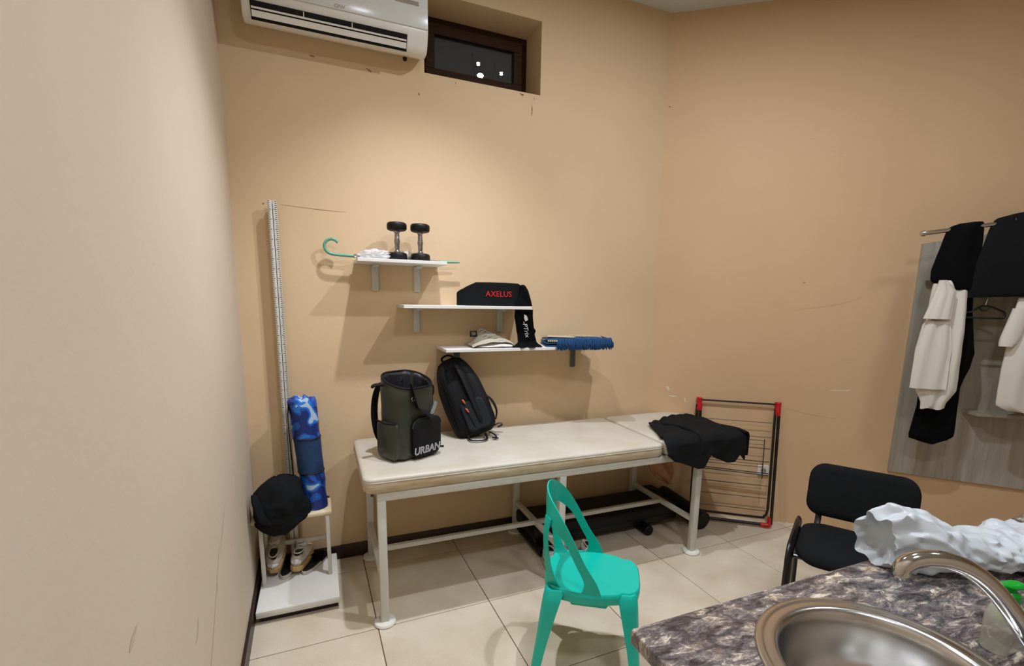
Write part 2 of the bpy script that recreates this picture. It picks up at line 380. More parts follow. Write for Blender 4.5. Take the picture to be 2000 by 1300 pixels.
# ------------------------------------------------------------------ the room
LWx = lambda y: -0.391 + 0.0223 * (-y)           # left wall line
XR = 5.3
def build_room():
    TH = 0.12
    far = -5.2
    # back wall with window recess (x .621-1.341, z 2.86-3.275)
    wx0, wx1, wz0, wz1, wd = 0.618, 1.341, 2.86, 3.275, 0.234
    mb = MB()
    mb.b2((-0.6, 0, 0), (wx0, 0.36, CEIL)); mb.b2((wx1, 0, 0), (2.307 + 0.3, 0.36, CEIL))
    mb.b2((wx0, 0, 0), (wx1, 0.36, wz0)); mb.b2((wx0, 0, wz1), (wx1, 0.36, CEIL))
    wb = struct(mb.build('wall_back', M['wall_back'], smooth=False))
    # left wall
    mb = MB(); p = [(LWx(0.3), 0.3), (LWx(far), far), (LWx(far) - TH, far), (LWx(0.3) - TH, 0.3)]
    mb.prism(p, (0, CEIL), lambda a, b, c: (a, b, c)); struct(mb.build('wall_left', M['wall_left'], smooth=False))
    # right wall, at 142 degrees to the back wall
    mb = MB(); L_ = 4.9
    mb.loft([[RW(0, 0, z), RW(L_, 0, z), RW(L_, -TH, z), RW(-0.05, -TH, z)] for z in (0, CEIL)])
    struct(mb.build('wall_right', M['wall_right'], smooth=False))
    e = RW(4.9, 0, 0)
    mb = MB(); mb.b2((e.x, e.y, 0), (e.x + TH, far, CEIL)); struct(mb.build('wall_far_right', M['wall_right'], smooth=False))
    mb = MB(); mb.b2((-0.6, far, 0), (e.x + TH, far - TH, CEIL)); struct(mb.build('wall_front', M['wall_left'], smooth=False))
    mb = MB(); mb.b2((-0.7, far - 0.2, CEIL), (e.x + 0.3, 0.5, CEIL + 0.1)); struct(mb.build('ceiling', M['ceiling'], smooth=False))
    # floor: grout bed with separate tiles
    mb = MB(); mb.b2((-0.7, far - 0.2, -0.06), (e.x + 0.3, 0.5, -0.004)); fl = struct(mb.build('floor', M['grout'], smooth=False))
    T, ta, tx, ty = 0.5772, 0.0203, 0.1938, -0.7581
    me = None
    for i in range(-3, 10):
        for j in range(-8, 3):
            cx = tx + T * ((i + .5) * math.cos(ta) - (j + .5) * math.sin(ta)); cy = ty + T * ((i + .5) * math.sin(ta) + (j + .5) * math.cos(ta))
            if cy > 0.25 or cx < -0.75 or cx > e.x + 0.2 or cy < far: continue
            if (cx - 2.307) * SR + cy * CR > 0.4: continue
            if me is None:
                q = MB(); q.box((0, 0, -0.005), (T - 0.0045, T - 0.0045, 0.010), bev=0.0012, seg=1)
                t = q.build('tile', M['tile'], smooth=False); me = t.data
            else:
                t = bpy.data.objects.new('tile', me); COL.objects.link(t)
            t.location = (cx, cy, random.uniform(-0.0004, 0.0)); t.rotation_euler = (0, 0, ta + random.choice((0, PI)))
            t.parent = fl
    # baseboards
    mb = MB(); mb.b2((LWx(0), -0.014, 0), (2.30, 0, 0.0864), bev=0.003); struct(mb.build('baseboard_back', M['baseboard']))
    mb = MB()
    mb.prism([(LWx(0), 0), (LWx(far), far), (LWx(far) + 0.014, far), (LWx(0) + 0.014, -0.014)], (0, 0.0864), lambda a, b, c: (a, b, c))
    struct(mb.build('baseboard_left', M['baseboard']))
    # window
    mb = MB(); y0 = wd
    def frame(mb, x0, x1, z0, z1, wid, y, d, bev=0.004):
        mb.b2((x0, y, z0), (x1, y + d, z0 + wid), bev=bev); mb.b2((x0, y, z1 - wid), (x1, y + d, z1), bev=bev)
        mb.b2((x0, y, z0 + wid), (x0 + wid, y + d, z1 - wid), bev=bev); mb.b2((x1 - wid, y, z0 + wid), (x1, y + d, z1 - wid), bev=bev)
    frame(mb, wx0, wx1, wz0 + 0.036, wz1, 0.045, y0, 0.07); mb.b2((wx0, y0, wz0), (wx1, y0 + 0.07, wz0 + 0.04))
    fr = struct(mb.build('window_1', M['wood_brown']))
    mb = MB(); frame(mb, wx0 + 0.052, wx1 - 0.035, wz0 + 0.072, wz1 - 0.035, 0.058, y0 - 0.012, 0.05); mb.b2((wx0 + 0.04, y0, wz0 + 0.06), (wx0 + 0.062, y0 + 0.05, wz1 - 0.03))
    sash = mb.build('window_sash', M['wood_brown'], fr)
    mb = MB(); mb.b2((wx0 + 0.085, y0 + 0.012, wz0 + 0.12), (wx1 - 0.08, y0 + 0.018, wz1 - 0.08)); mb.build('window_pane', M['glass'], sash, smooth=False)
    mb = MB()
    frame(mb, wx0 + 0.105, wx1 - 0.088, wz0 + 0.126, wz1 - 0.088, 0.006, y0 - 0.006, 0.012, bev=0); mb.build('glazing_gasket', M['dark_gap'], sash, smooth=False)
    # far street lamps seen through the pane
    for k, (x, z, r) in enumerate(((2.220, 4.650, 0.044), (2.190, 4.795, 0.017), (2.528, 4.734, 0.017))):
        t = thing('street_lamp', ['large bright street lamp glowing low in the dark window', 'small dim lamp light above the large glow in the window', 'small lamp light at the right of the dark window'][k], 'lamp', (x, 4.0, z - r))
        mb = MB(); mb.lathe([(0.02, -r), (r * .7, -r * .5), (r, 0), (r * .75, r * .3), (0.02, r * .45)], (x, 4.0, z), 14); mb.build('lamp_head', M['street_light'], t)
        mb = MB(); mb.tube([(x, 4.30, 0), (x, 4.30, z - 0.1), (x, 4.2, z + 0.0), (x, 4.0, z + r * .45)], 0.004, 8); mb.build('lamp_pole', M['black'], t)
build_room()

def downlight(x, y, desc):
    t = thing('ceiling_or_fill_light', desc, 'light', (x, y, CEIL))
    mb = MB(); mb.lathe([(0.036, 0), (0.06, -0.002), (0.058, -0.010), (0.046, -0.012), (0.040, -0.002)], (x, y, CEIL), 28, cap=False); mb.build('trim_ring', M['spot_white'], t)
    mb = MB(); mb.lathe([(0.001, -0.0010), (0.035, -0.0010), (0.035, -0.0025), (0.001, -0.0025)], (x, y, CEIL), 20, cap=False); mb.build('lens', M['lamp'], t)
for (x, y, *_), d in zip(SPOTS, ('round ceiling spotlight over the left end of the massage couch', 'round ceiling spotlight over the floor beside the green chair', 'round added fill light above the left wall side of the camera', 'round added fill light above the countertop')):
    downlight(x, y, d)  # the last pair of fixtures is added to go with the fill lamps

def scuff(wall, mp, pts, wid, m):
    """thin smear or scratch lying on a wall; mp maps (along, up) to a point just off the wall"""
    P, R = smooth_path([Vector((a, b, 0)) for a, b in pts], wid, 5); n = len(P); L_, Q_ = [], []
    for i, p in enumerate(P):
        d = (P[min(i + 1, n - 1)] - P[max(i - 1, 0)]).normalized(); w_ = wid * (0.25 + 0.75 * math.sin(PI * i / (n - 1))) * (0.6 + 0.8 * abs(nz(p, 40)))
        L_.append(mp(p.x - d.y * w_, p.y + d.x * w_)); Q_.append(mp(p.x + d.y * w_, p.y - d.x * w_))
    mb = MB(); va = [mb.bm.verts.new(v) for v in L_]; vb = [mb.bm.verts.new(v) for v in Q_]
    for i in range(n - 1): mb.bm.faces.new((va[i], va[i + 1], vb[i + 1], vb[i]))
    mb.build('scuff', m, wall, smooth=False)
def build_scuffs():
    wb, wr, wl_ = (bpy.data.objects[k] for k in ('wall_back', 'wall_right', 'wall_left'))
    fb = lambda a, b: (a, -0.0006, b)
    fr = lambda a, b: RW(a, 0.0006, b)
    fl = lambda a, b: (LWx(a) + 0.0006, a, b)
    dk = mat('brown scratch', s2l(132, 96, 66), .8); sm = mat('soft smear', s2l(198, 164, 125), .7); lt = mat('chipped paint', s2l(226, 214, 190), .7); gy = mat('grey smear', s2l(194, 179, 157), .7)
    for pts, w_ in (([(-0.165, 2.078), (0.02, 2.068), (0.17, 2.066)], .0016), ([(1.285, 2.80), (1.287, 2.76), (1.283, 2.73)], .004), ([(0.583, 2.75), (0.586, 2.735)], .004), ([(1.20, 2.852), (1.22, 2.842), (1.23, 2.850)], .006), ([(1.30, 2.845), (1.298, 2.82)], .002), ([(0.80, 2.845), (0.798, 2.83)], .002), ([(-0.245, 2.078), (-0.240, 2.072)], .005), ([(0.02, 2.835), (0.045, 2.832)], .005), ([(0.30, 2.825), (0.33, 2.81)], .004)):
        scuff(wb, fb, pts, w_, dk)
    for pts, w_, m in (([(0.93, 1.560), (1.10, 1.590), (1.25, 1.620), (1.36, 1.665)], .005, sm), ([(0.98, 1.75), (1.0, 1.756)], .003, dk), ([(0.02, 2.95), (0.026, 2.94)], .006, dk), ([(1.22, 1.015), (1.33, 1.020), (1.36, 1.03)], .004, lt), ([(0.95, 0.87), (1.15, 0.83), (1.30, 0.815)], .004, sm),
                       ([(0.135, 0.975), (0.15, 0.945)], .012, lt), ([(0.15, 0.905), (0.21, 0.90)], .005, lt), ([(0.27, 0.90), (0.275, 0.86)], .005, lt)):
        scuff(wr, fr, pts, w_, m)
    for pts, w_, m in (([(-1.10, 0.74), (-1.35, 0.52), (-1.60, 0.34)], .003, gy), ([(-0.95, 0.80), (-1.12, 0.68)], .003, gy), ([(-1.20, 0.66), (-1.22, 0.60)], .003, gy), ([(-1.95, 0.98), (-2.0, 0.96)], .010, gy), ([(-2.05, 0.40), (-2.09, 0.36)], .006, gy), ([(-1.5, 0.70), (-1.53, 0.66), (-1.56, 0.655)], .005, gy)):
        scuff(wl_, fl, pts, w_, m)
build_scuffs()

# ------------------------------------------------------------------ air conditioner
def build_ac():
    x0, x1 = -0.262, 0.600
    t = thing('air_conditioner', 'white wall-mounted split air conditioner high beside the window', 'air conditioner', (x0, 0, 2.86))
    prof = [(0, 3.15), (-0.16, 3.15), (-0.195, 3.13), (-0.205, 3.10), (-0.205, 2.975), (-0.199, 2.955), (-0.178, 2.907), (-0.156, 2.884), (-0.10, 2.884), (-0.05, 2.900), (0, 2.930)]
    def P(x, sh=1.0): return [(x, y * sh, z) for y, z in prof]
    mb = MB(); mb.loft([[(x0 + 0.0, y * .96, 3.0 + (z - 3.0) * .97) for y, z in prof], P(x0 + 0.012), P(x1 - 0.012), [(x1, y * .96, 3.0 + (z - 3.0) * .97) for y, z in prof]])
    mb.build('body', M['white_plastic'], t, ang=50)
    mb = MB(); mb.box(((x0 + x1) / 2, -0.208, 3.062), (x1 - x0 - 0.004, 0.012, 0.172), bev=0.005); mb.build('front_panel', M['ac_panel'], t)
    # outlet on the slanted lower face (normal pointing down and out)
    a = Vector((0, -0.199, 2.945)); b = Vector((0, -0.160, 2.880)); d = (b - a).normalized(); n = Vector((0, d.z, -d.y)) ; n = n if n.y < 0 else -n
    ox0, ox1 = -0.225, 0.492
    def slab(name, s0, s1, out, th, m, e0=ox0, e1=ox1, par_=t):
        mb = MB(); q = [a + d * s0 + n * out, a + d * s1 + n * out, a + d * s1 + n * (out - th), a + d * s0 + n * (out - th)]
        mb.loft([[(e0, v.y, v.z) for v in q], [(e1, v.y, v.z) for v in q]]); return mb.build(name, m, par_, smooth=False)
    slab('outlet', 0.004, 0.080, 0.0035, 0.006, M['dark_gap'])
    slab('louver', 0.026, 0.034, 0.010, 0.004, M['white_plastic'], ox0 + .004, ox1 - .004)
    slab('louver', 0.040, 0.066, 0.012, 0.004, M['white_plastic'], ox0 + .004, ox1 - .004)
    for x in (0.0, 0.22): slab('vane', 0.006, 0.03, 0.009, 0.004, M['white_plastic'], x, x + 0.004)
    text_obj('brand_mark', 'GFW', 0.022, (0.165, -0.2143, 2.988), (1, 0, 0), (0, 0, 1), M['grey_mark'], t, 0.0004)
    mb = MB(); mb.b2((0.43, -0.2145, 3.075), (0.55, -0.2135, 3.095)); mb.build('display_window', M['grey_mark'], t, smooth=False)
    mb = MB(); mb.lathe([(0.001, -0.014), (0.010, -0.014), (0.012, 0.0), (0.001, 0.0)], (0.50, -0.06, 2.890), 14, cap=False); mb.build('drain_stub', M['dark_gap'], t)
build_ac()

# ------------------------------------------------------------------ stadiometer (height measure with seat and base board)
def build_stadiometer():
    t = thing('height_measure', 'white height measuring stand with twin scale column, seat and base board in the left corner', 'height measure', (-0.18, -0.3, 0))
    mb = MB(); mb.b2((-0.358, -0.53, 0.036), (0.028, -0.06, 0.070), bev=0.004); mb.build('base_board', M['white_board'], t)
    mb = MB(); mb.b2((-0.345, -0.50, 0.0), (0.018, -0.07, 0.036)); lab(mb.build('base_gap_block', M['black'], t), 'black recessed block in the gap under the base board')  # black block fills the gap between base board and floor
    xc = -0.196
    mb = MB()
    mb.b2((xc - 0.021, -0.072, 0.07), (xc - 0.0015, -0.050, 2.085), bev=0.002); mb.b2((xc + 0.0015, -0.072, 0.07), (xc + 0.021, -0.050, 2.085), bev=0.002)
    mb.b2((xc - 0.016, -0.050, 0.07), (xc + 0.016, -0.022, 2.07)); mb.build('scale_column', M['white_paint'], t)
    # tick marks of both scales, one joined part
    mb = MB()
    z = 0.49; k = 0
    while z < 2.08:
        w_ = 0.013 if k % 5 == 0 else 0.008
        for sx in (-1, 1):
            xe = xc + sx * 0.0205
            mb.box((xe - sx * w_ / 2, -0.0726, z), (w_, 0.0008, 0.0034))
        z += 0.010; k += 1
    o = mb.build('scale_mark', M['tick'], t, smooth=False); o['kind'] = 'stuff'
    mb = MB(); mb.b2((-0.382, -0.300, 0.424), (0.012, -0.098, 0.444), bev=0.005); mb.build('seat', M['seat_wood'], t)
    def leg(x, y, z0, z1, wdt=0.020): m_ = MB(); m_.b2((x - wdt / 2, y - wdt / 2, z0), (x + wdt / 2, y + wdt / 2, z1), bev=0.003); m_.build('leg', M['white_paint'], t)
    leg(-0.338, -0.288, 0.07, 0.424); leg(-0.012, -0.288, 0.07, 0.424)
    leg(-0.338, -0.11, 0.07, 0.424, .018); leg(-0.012, -0.11, 0.07, 0.424, .018)
    mb = MB(); mb.b2((-0.338, -0.10, 0.190), (-0.012, -0.085, 0.214), bev=0.003); mb.build('crossbar', M['white_paint'], t)
    mb = MB(); mb.b2((-0.060, -0.115, 0.39), (-0.020, -0.095, 0.424), bev=0.002); mb.build('bracket', M['seat_wood'], t)
    mb = MB(); mb.lathe([(0.001, 0), (0.007, 0), (0.007, -0.004), (0.001, -0.004)], (-0.19, -0.1, 0.202), 12, axis='y', cap=False); mb.build('bolt', M['steel'], t)
build_stadiometer()

# yoga mat in camouflage carry bag standing on the seat
def build_mat_bag():
    t = thing('yoga_mat_bag', 'rolled mat in blue camouflage bag with mesh middle, standing on the seat', 'mat bag', (-0.065, -0.22, 0.445))
    def C(z): k = (z - 0.445) / 0.615; return Vector((-0.068 - 0.040 * k, -0.205 + 0.02 * k, z))
    def R(z):
        k = (z - 0.445) / 0.615; return 0.062 + 0.010 * k
    def seg(name, z0, z1, m, n=8, amp=0.0018, top=False):
        rings = []
        for i in range(n + 1):
            z = z0 + (z1 - z0) * i / n; c = C(z); r = R(z)
            rings.append([c + Vector((math.cos(a) * (r + amp * nz((math.cos(a) * 2, math.sin(a) * 2, z * 14)) * 2), math.sin(a) * (r + amp * nz((math.sin(a) * 2, z * 14, 1))), 0)) for a in [2 * PI * q / 28 for q in range(28)]])
        if top:
            for f, dz in ((0.90, 0.012), (0.6, 0.016), (0.45, -0.004), (0.15, -0.02)):
                c = C(z1); r = R(z1) * f
                rings.append([c + Vector((math.cos(2 * PI * q / 28) * r, math.sin(2 * PI * q / 28) * r, dz + 0.014 * nz((math.cos(2 * PI * q / 28) * 3, math.sin(2 * PI * q / 28) * 3, f)) + 0.008 * math.sin(q * 1.4))) for q in range(28)])
        mb = MB(); mb.loft(rings); return mb.build(name, m, t)
    seg('lower_sleeve', 0.446, 0.655, M['camo'], amp=0.003)
    lab(seg('mesh_sleeve', 0.655, 0.845, M['mesh_blue']), 'blue mesh middle section')
    seg('upper_sleeve', 0.845, 1.045, M['camo'], amp=0.004, top=True)
    for z in (0.655, 0.845):
        mb = MB(); c = C(z); r = R(z)
        mb.tube([c + Vector((math.cos(2 * PI * q / 28) * r, math.sin(2 * PI * q / 28) * r, 0.002 * math.sin(q))) for q in range(28)], 0.0045, 8, closed=True)
        lab(mb.build('binding', M['black'], t), 'black binding band')
    mb = MB(); pts = [C(1.035) + Vector((-0.066, -0.03, 0)), C(0.95) + Vector((-0.078, -0.035, 0)), C(0.75) + Vector((-0.085, -0.04, 0)), C(0.6) + Vector((-0.086, -0.04, 0)), C(0.46) + Vector((-0.064, -0.03, 0.0))]
    mb.tube(pts, 0.013, 8, flat=(1.0, 0.22)); lab(mb.build('strap', M['black_cloth'], t), 'black carrying strap')
    mb = MB(); mb.tube([C(0.5) + Vector((0.06, -0.01, 0.0)), C(0.497) + Vector((0.074, -0.016, -0.003))], 0.006, 8); mb.build('tab', M['black'], t)
build_mat_bag()

# ------------------------------------------------------------------ crumpled blob helper (cloth heaps)
def blob(name, m, c, size, seed=1, amp=0.12, fs=3.0, parent=None, sub=4, squash=None, mods=()):
    bm = bmesh.new(); bmesh.ops.create_icosphere(bm, subdivisions=sub, radius=1)
    for v in bm.verts:
        d = v.co.normalized()
        f = 1 + amp * nz(d, fs, seed) * 1.6 + amp * 0.5 * abs(nz(d, fs * 2.3, seed + 3)) + amp * 0.25 * nz(d, fs * 5, seed + 5)
        p = Vector((d.x * size[0], d.y * size[1], d.z * size[2])) * f
        if squash is not None and p.z < -squash: p.z = -squash + (p.z + squash) * 0.06
        v.co = p + Vector(c)
    mb = MB(); mb.bm.free(); mb.bm = bm
    return mb.build(name, m, parent, ang=60, mods=mods)
# black bunched garment on the seat, hanging over its front left corner
def build_seat_garment():
    t = thing('bunched_garment', 'black bunched-up garment draped over the front left of the seat', 'clothing', (-0.26, -0.30, 0.45))
    rings = []
    tab = [(0.375, -0.245, 0.045, 0.030, -0.325), (0.40, -0.243, 0.080, 0.045, -0.325), (0.43, -0.240, 0.112, 0.050, -0.325), (0.448, -0.238, 0.124, 0.098, -0.285), (0.49, -0.238, 0.130, 0.110, -0.27),
           (0.54, -0.240, 0.120, 0.105, -0.27), (0.59, -0.236, 0.106, 0.090, -0.265), (0.63, -0.225, 0.085, 0.070, -0.26), (0.655, -0.215, 0.050, 0.045, -0.26)]
    n = 44
    for i in range(27):
        z = 0.375 + 0.28 * i / 26; cx, hw, hd, cy = interp(tab, z)
        r = []
        for k in range(n):
            a = 2 * PI * k / n
            f = 1 + 0.20 * nz((math.cos(a) * 1.8, math.sin(a) * 1.8, z * 10), 1.3) + 0.10 * abs(nz((math.cos(a) * 2.5, math.sin(a) * 2.5, z * 16), 1.7, 2)) + 0.04 * math.sin(3 * a + z * 30)
            f += 0.10 * max(0, math.cos(a - 2.6)) * max(0, (z - .56) / .09); r.append((max(cx + math.cos(a) * hw * f, -0.366), cy + math.sin(a) * hd * f, z + 0.012 * nz((math.cos(a) * 2, math.sin(a) * 2, z * 4), 1.5, 3)))
        rings.append(r)
    mb = MB(); mb.loft(rings); mb.build('body', M['black_cloth2'], t, ang=60)
    mb = MB(); mb.tube([(-0.352, -0.33, 0.60), (-0.34, -0.365, 0.575), (-0.325, -0.38, 0.52), (-0.31, -0.385, 0.48), (-0.27, -0.375, 0.45)], [0.012, 0.02, 0.022, 0.02, 0.01], 8, flat=(1, .5))
    lab(mb.build('sleeve_fold', M['black_cloth2'], t), 'charcoal folded-over flap')
build_seat_garment()

# ------------------------------------------------------------------ footwear
def shoe(name, label, loc, rz, upper, sole, heel_m, L=0.265, tilt=0.0, group=None, roll=0.0, tongue=False):
    """built with the heel at the origin, toe along +y, then placed"""
    t = thing(name, label, 'shoe', (0, 0, 0), group)
    W = 0.046
    def half(v):
        return W * (0.62 + 0.30 * math.sin(PI * min(1, v * 1.9) / 2) + 0.16 * math.sin(PI * v)) * (1.0 if v < 0.72 else math.sqrt(max(0.02, 1 - ((v - 0.72) / 0.285) ** 2)))
    # sole
    n = 18; rings = []
    for i in range(n + 1):
        v = i / n; h = half(v) * 1.05 * (0.55 if i == 0 else 1); zb = 0.0 + 0.022 * max(0, (v - 0.72) / 0.28) ** 2; zt = 0.030 - 0.006 * v + zb * 0.9; y = v * L
        rings.append([(-h * .9, y, zb), (h * .9, y, zb), (h, y, zb + 0.010), (h * .97, y, zt), (-h * .97, y, zt), (-h, y, zb + 0.010)])
    mb = MB(); mb.loft(rings); s_ = mb.build('sole', sole, t)
    # upper with an opening near the heel
    rings = []; nn = 20
    for i in range(n + 1):
        v = i / n; h = half(v) * (0.6 if i == 0 else 1.0); y = 0.006 + v * (L - 0.014)
        top = interp([(0, 0.088), (0.1, 0.090), (0.30, 0.078), (0.42, 0.092), (0.6, 0.074), (0.8, 0.056), (0.93, 0.046), (1, 0.034)], v)[0]
        base = 0.024 + 0.020 * max(0, (v - 0.72) / 0.28) ** 2
        r = []
        for k in range(nn):
            a = 2 * PI * k / nn; cx, cz = math.cos(a), math.sin(a)
            z = base + (top - base) * (0.5 + 0.5 * cz) if cz > 0 else base + (top - base) * (0.5 + 0.5 * cz)
            tap = 1.0 - 0.42 * max(0, cz) ** 1.5
            x = h * 0.98 * math.copysign(abs(cx) ** 0.7, cx) * tap
            if v < 0.45 and cz > 0.72: z = min(z, top - 0.030 * math.sin(PI * min(1, max(0, (v - 0.02) / 0.40))) * (cz - 0.72) / 0.28)
            r.append((x, y, z))
        rings.append(r)
    mb = MB(); mb.loft(rings); mb.build('upper', upper, t, ang=60)
    # dark opening
    mb = MB(); pts = []
    for k in range(16):
        a = 2 * PI * k / 16; pts.append((0.021 * math.cos(a), 0.075 + 0.040 * math.sin(a), 0.0845 - 0.004 * math.sin(a)))
    mb.loft([[(p[0] * .9, p[1], p[2] - 0.02) for p in pts], pts]); lab(mb.build('opening', M['lining'], t), 'dark foot opening')
    mb = MB(); mb.tube([(p[0] * 1.12, 0.075 + (p[1] - 0.075) * 1.06, p[2] + 0.002) for p in pts], 0.004, 8, closed=True); mb.build('collar', upper, t)
    mb = MB(); mb.tube([(-0.024, 0.012, 0.05), (0, 0.000, 0.058), (0.024, 0.012, 0.05)], [0.01, 0.016, 0.01], 8, flat=(.35, 1)); mb.build('heel_counter', heel_m, t)
    # laces
    for i in range(4):
        y = 0.125 + i * 0.018; z = 0.092 - i * 0.0055
        mb = MB(); mb.tube([(-0.020, y, z - 0.006), (-0.006, y + 0.006, z + 0.001), (0.008, y - 0.004, z + 0.002), (0.020, y + 0.006, z - 0.006)], 0.0026, 6); mb.build('lace', M['white_cloth'], t)
    mb = MB(); mb.tube([(0.0, 0.13, 0.096), (0.018, 0.12, 0.104), (0.024, 0.14, 0.098), (0.006, 0.134, 0.097), (-0.016, 0.118, 0.102), (-0.026, 0.14, 0.092)], 0.0024, 6); mb.build('lace_bow', M['white_cloth'], t)
    if tongue:
        mb = MB(); mb.box((0, 0.108, 0.106), (0.034, 0.010, 0.034), rot=Matrix.Rotation(math.radians(-25), 3, 'X'), bev=0.004); tg = mb.build('tongue', upper, t)
        mb = MB(); mb.box((0, 0.1135, 0.110), (0.018, 0.003, 0.015), rot=Matrix.Rotation(math.radians(-25), 3, 'X')); lab(mb.build('tongue_label', M['navy'], tg), 'navy square label')
    t.location = loc; t.rotation_euler = (tilt, roll, rz)
    return t
shoe('sneaker', 'beige laced sneaker with gum heel, right one of the pair on the base board', (-0.186, -0.245, 0.0950), math.radians(-12), M['shoe'], M['gum'], M['shoe_white'], tilt=math.radians(-1))
shoe('sneaker', 'beige sneaker lying tilted toe-up against the left wall corner', (-0.298, -0.225, 0.098), math.radians(-4), M['shoe'], M['gum'], M['shoe_white'], tilt=math.radians(22))
def slipper(label, loc, rz, tilt=0, roll=0):
    t = thing('slipper', label, 'slipper')
    L = 0.25
    out = []
    for i in range(28):
        a = 2 * PI * i / 28; v = 0.5 - 0.5 * math.cos(a); sgn = 1 if math.sin(a) >= 0 else -1
        w_ = (0.030 + 0.012 * v) * math.sqrt(max(0, 1 - (2 * v - 1) ** 4)); out.append((sgn * w_, v * L))
    mb = MB(); mb.loft([[(x * .96, y, 0) for x, y in out], [(x, y, 0.006) for x, y in out], [(x, y, 0.018) for x, y in out]]); mb.build('sole', M['sole_white'], t)
    mb = MB(); mb.loft([[(x * .93, 0.125 + (y - 0.125) * .95, 0.018) for x, y in out], [(x * .9, 0.125 + (y - 0.125) * .94, 0.023) for x, y in out]]); lab(mb.build('insole', M['black'], t), 'black insole')
    o = grid(lambda u, v: (math.cos(PI * u) * (0.044 - 0.004 * v), 0.12 + 0.075 * v, 0.018 + math.sin(PI * u) * (0.042 - 0.012 * v)), 12, 5)
    lab(o.build('strap', M['black_cloth'], t, mods=(('SOLIDIFY', dict(thickness=0.004)),)), 'black foot strap')
    t.location = loc; t.rotation_euler = (tilt, roll, rz)
slipper('black slipper with speckled white sole right of the beige sneakers', (-0.150, -0.255, 0.0715), math.radians(-29))
slipper('black slipper with pale sole between the two beige sneakers', (-0.252, -0.262, 0.0715), math.radians(-14))

# ------------------------------------------------------------------ wall shelves
def wall_shelf(label, x0, x1, y1, z, brs, m=None, dark=False):
    t = thing('wall_shelf', label, 'shelf', ((x0 + x1) / 2, 0, z))
    mb = MB(); mb.b2((x0, -0.001, z - 0.018), (x1, y1, z), bev=0.0015, seg=1); mb.build('board', M['white_board'], t)
    for x in brs:
        mb = MB(); mb.b2((x - 0.019, -0.001, z - 0.168), (x + 0.019, -0.016, z - 0.018), bev=0.006)
        mb.b2((x - 0.016, -0.010, z - 0.034), (x + 0.016, -0.10, z - 0.018), bev=0.005)
        o = mb.build('bracket', M['bracket_grey'] if dark else M['white_paint'], t)
        if dark: lab(o, 'dark metal bracket')
wall_shelf('short white wall shelf carrying dumbbells and umbrella, topmost of three', 0.200, 0.679, -0.25, 1.805, (0.311, 0.552))
wall_shelf('white wall shelf under the black lifting belt, middle of three', 0.434, 1.205, -0.25, 1.562, (0.546, 1.082))
wall_shelf('white wall shelf with folded cloths and blue scarf, lowest of three', 0.668, 1.700, -0.25, 1.310, (0.795, 1.632), dark=True)

def dumbbell(x, label):
    y, z = -0.14, 1.8055
    t = thing('dumbbell', label, 'dumbbell', (x, y, z), 'dumbbells standing on the top shelf')
    prof = [(0.001, 0), (0.045, 0), (0.052, 0.005), (0.054, 0.012), (0.054, 0.032), (0.050, 0.040), (0.040, 0.044), (0.016, 0.046), (0.001, 0.046)]
    for z0, s in ((0, 1), (0.205, -1)):
        mb = MB(); mb.lathe([(r, z0 + s * h) for r, h in prof], (x, y, z), 8 * 4, cap=False); mb.build('head', M['rubber'], t, ang=40)
    hp = [(0.001, 0.044), (0.018, 0.044), (0.017, 0.052), (0.0115, 0.058), (0.0125, 0.064), (0.0135, 0.070), (0.0130, 0.085), (0.0165, 0.103), (0.0130, 0.122), (0.0135, 0.136), (0.0125, 0.142), (0.0115, 0.147), (0.017, 0.153), (0.018, 0.161), (0.001, 0.161)]
    mb = MB(); mb.lathe(hp, (x, y, z), 24, cap=False); mb.build('handle', M['knurl'], t)
dumbbell(0.422, 'left one of two black dumbbells with chrome grips upright on top shelf')
dumbbell(0.551, 'right one of two black dumbbells with chrome grips upright on top shelf')

def build_umbrella():
    t = thing('umbrella', 'folded grey umbrella with green hooked handle lying across the top shelf', 'umbrella', (0.3, -0.06, 1.806))
    y = -0.062
    hook = [(0.115, 1.893), (0.100, 1.906), (0.080, 1.910), (0.058, 1.900), (0.045, 1.878), (0.050, 1.852), (0.068, 1.835), (0.100, 1.828), (0.150, 1.826), (0.195, 1.825)]
    mb = MB(); mb.tube([(a, y, b) for a, b in hook], 0.008, 12); lab(mb.build('handle', M['teal'], t), 'green hooked handle')
    mb = MB(); mb.tube([(0.195, y, 1.826), (0.212, y, 1.826)], 0.012, 12); mb.build('collar', M['chrome'], t)
    n = 26; rings = []
    for i in range(15):
        v = i / 14; x = 0.212 + 0.47 * v; r = interp([(0, 0.014), (0.2, 0.020), (0.6, 0.0165), (1, 0.008)], v)[0]
        rings.append([(x, y + math.cos(2 * PI * k / n) * r * (1 + .18 * math.sin(k * 2.4 + v * 6)) * 1.5, 1.806 + r * 0.95 + math.sin(2 * PI * k / n) * r * 0.9 * (1 + .15 * math.sin(k * 2.4 + v * 6))) for k in range(n)])
    mb = MB(); mb.loft(rings); mb.build('canopy', M['umbrella_film'], t)
    mb = MB(); mb.tube([(0.682, y, 1.816), (0.80, y, 1.818)], [0.009, 0.006], 10); lab(mb.build('tip', M['teal'], t), 'green tip')
build_umbrella()
b_ = blob('crumpled_wrap', M['film'], (0.30, -0.170, 1.828), (0.075, 0.035, 0.026), seed=3, amp=0.35, fs=3.2, sub=4, squash=0.021)
tag(b_, 'crumpled clear plastic wrap left of the dumbbells on the top shelf', 'wrap')
b_ = blob('crumpled_wrap', M['film'], (0.487, -0.065, 1.838), (0.05, 0.02, 0.024), seed=8, amp=0.35, fs=3.2, sub=3, squash=0.02)
b_.location = (0, 0, 0.004)
tag(b_, 'bit of clear plastic wrap between the dumbbells on the top shelf', 'wrap')

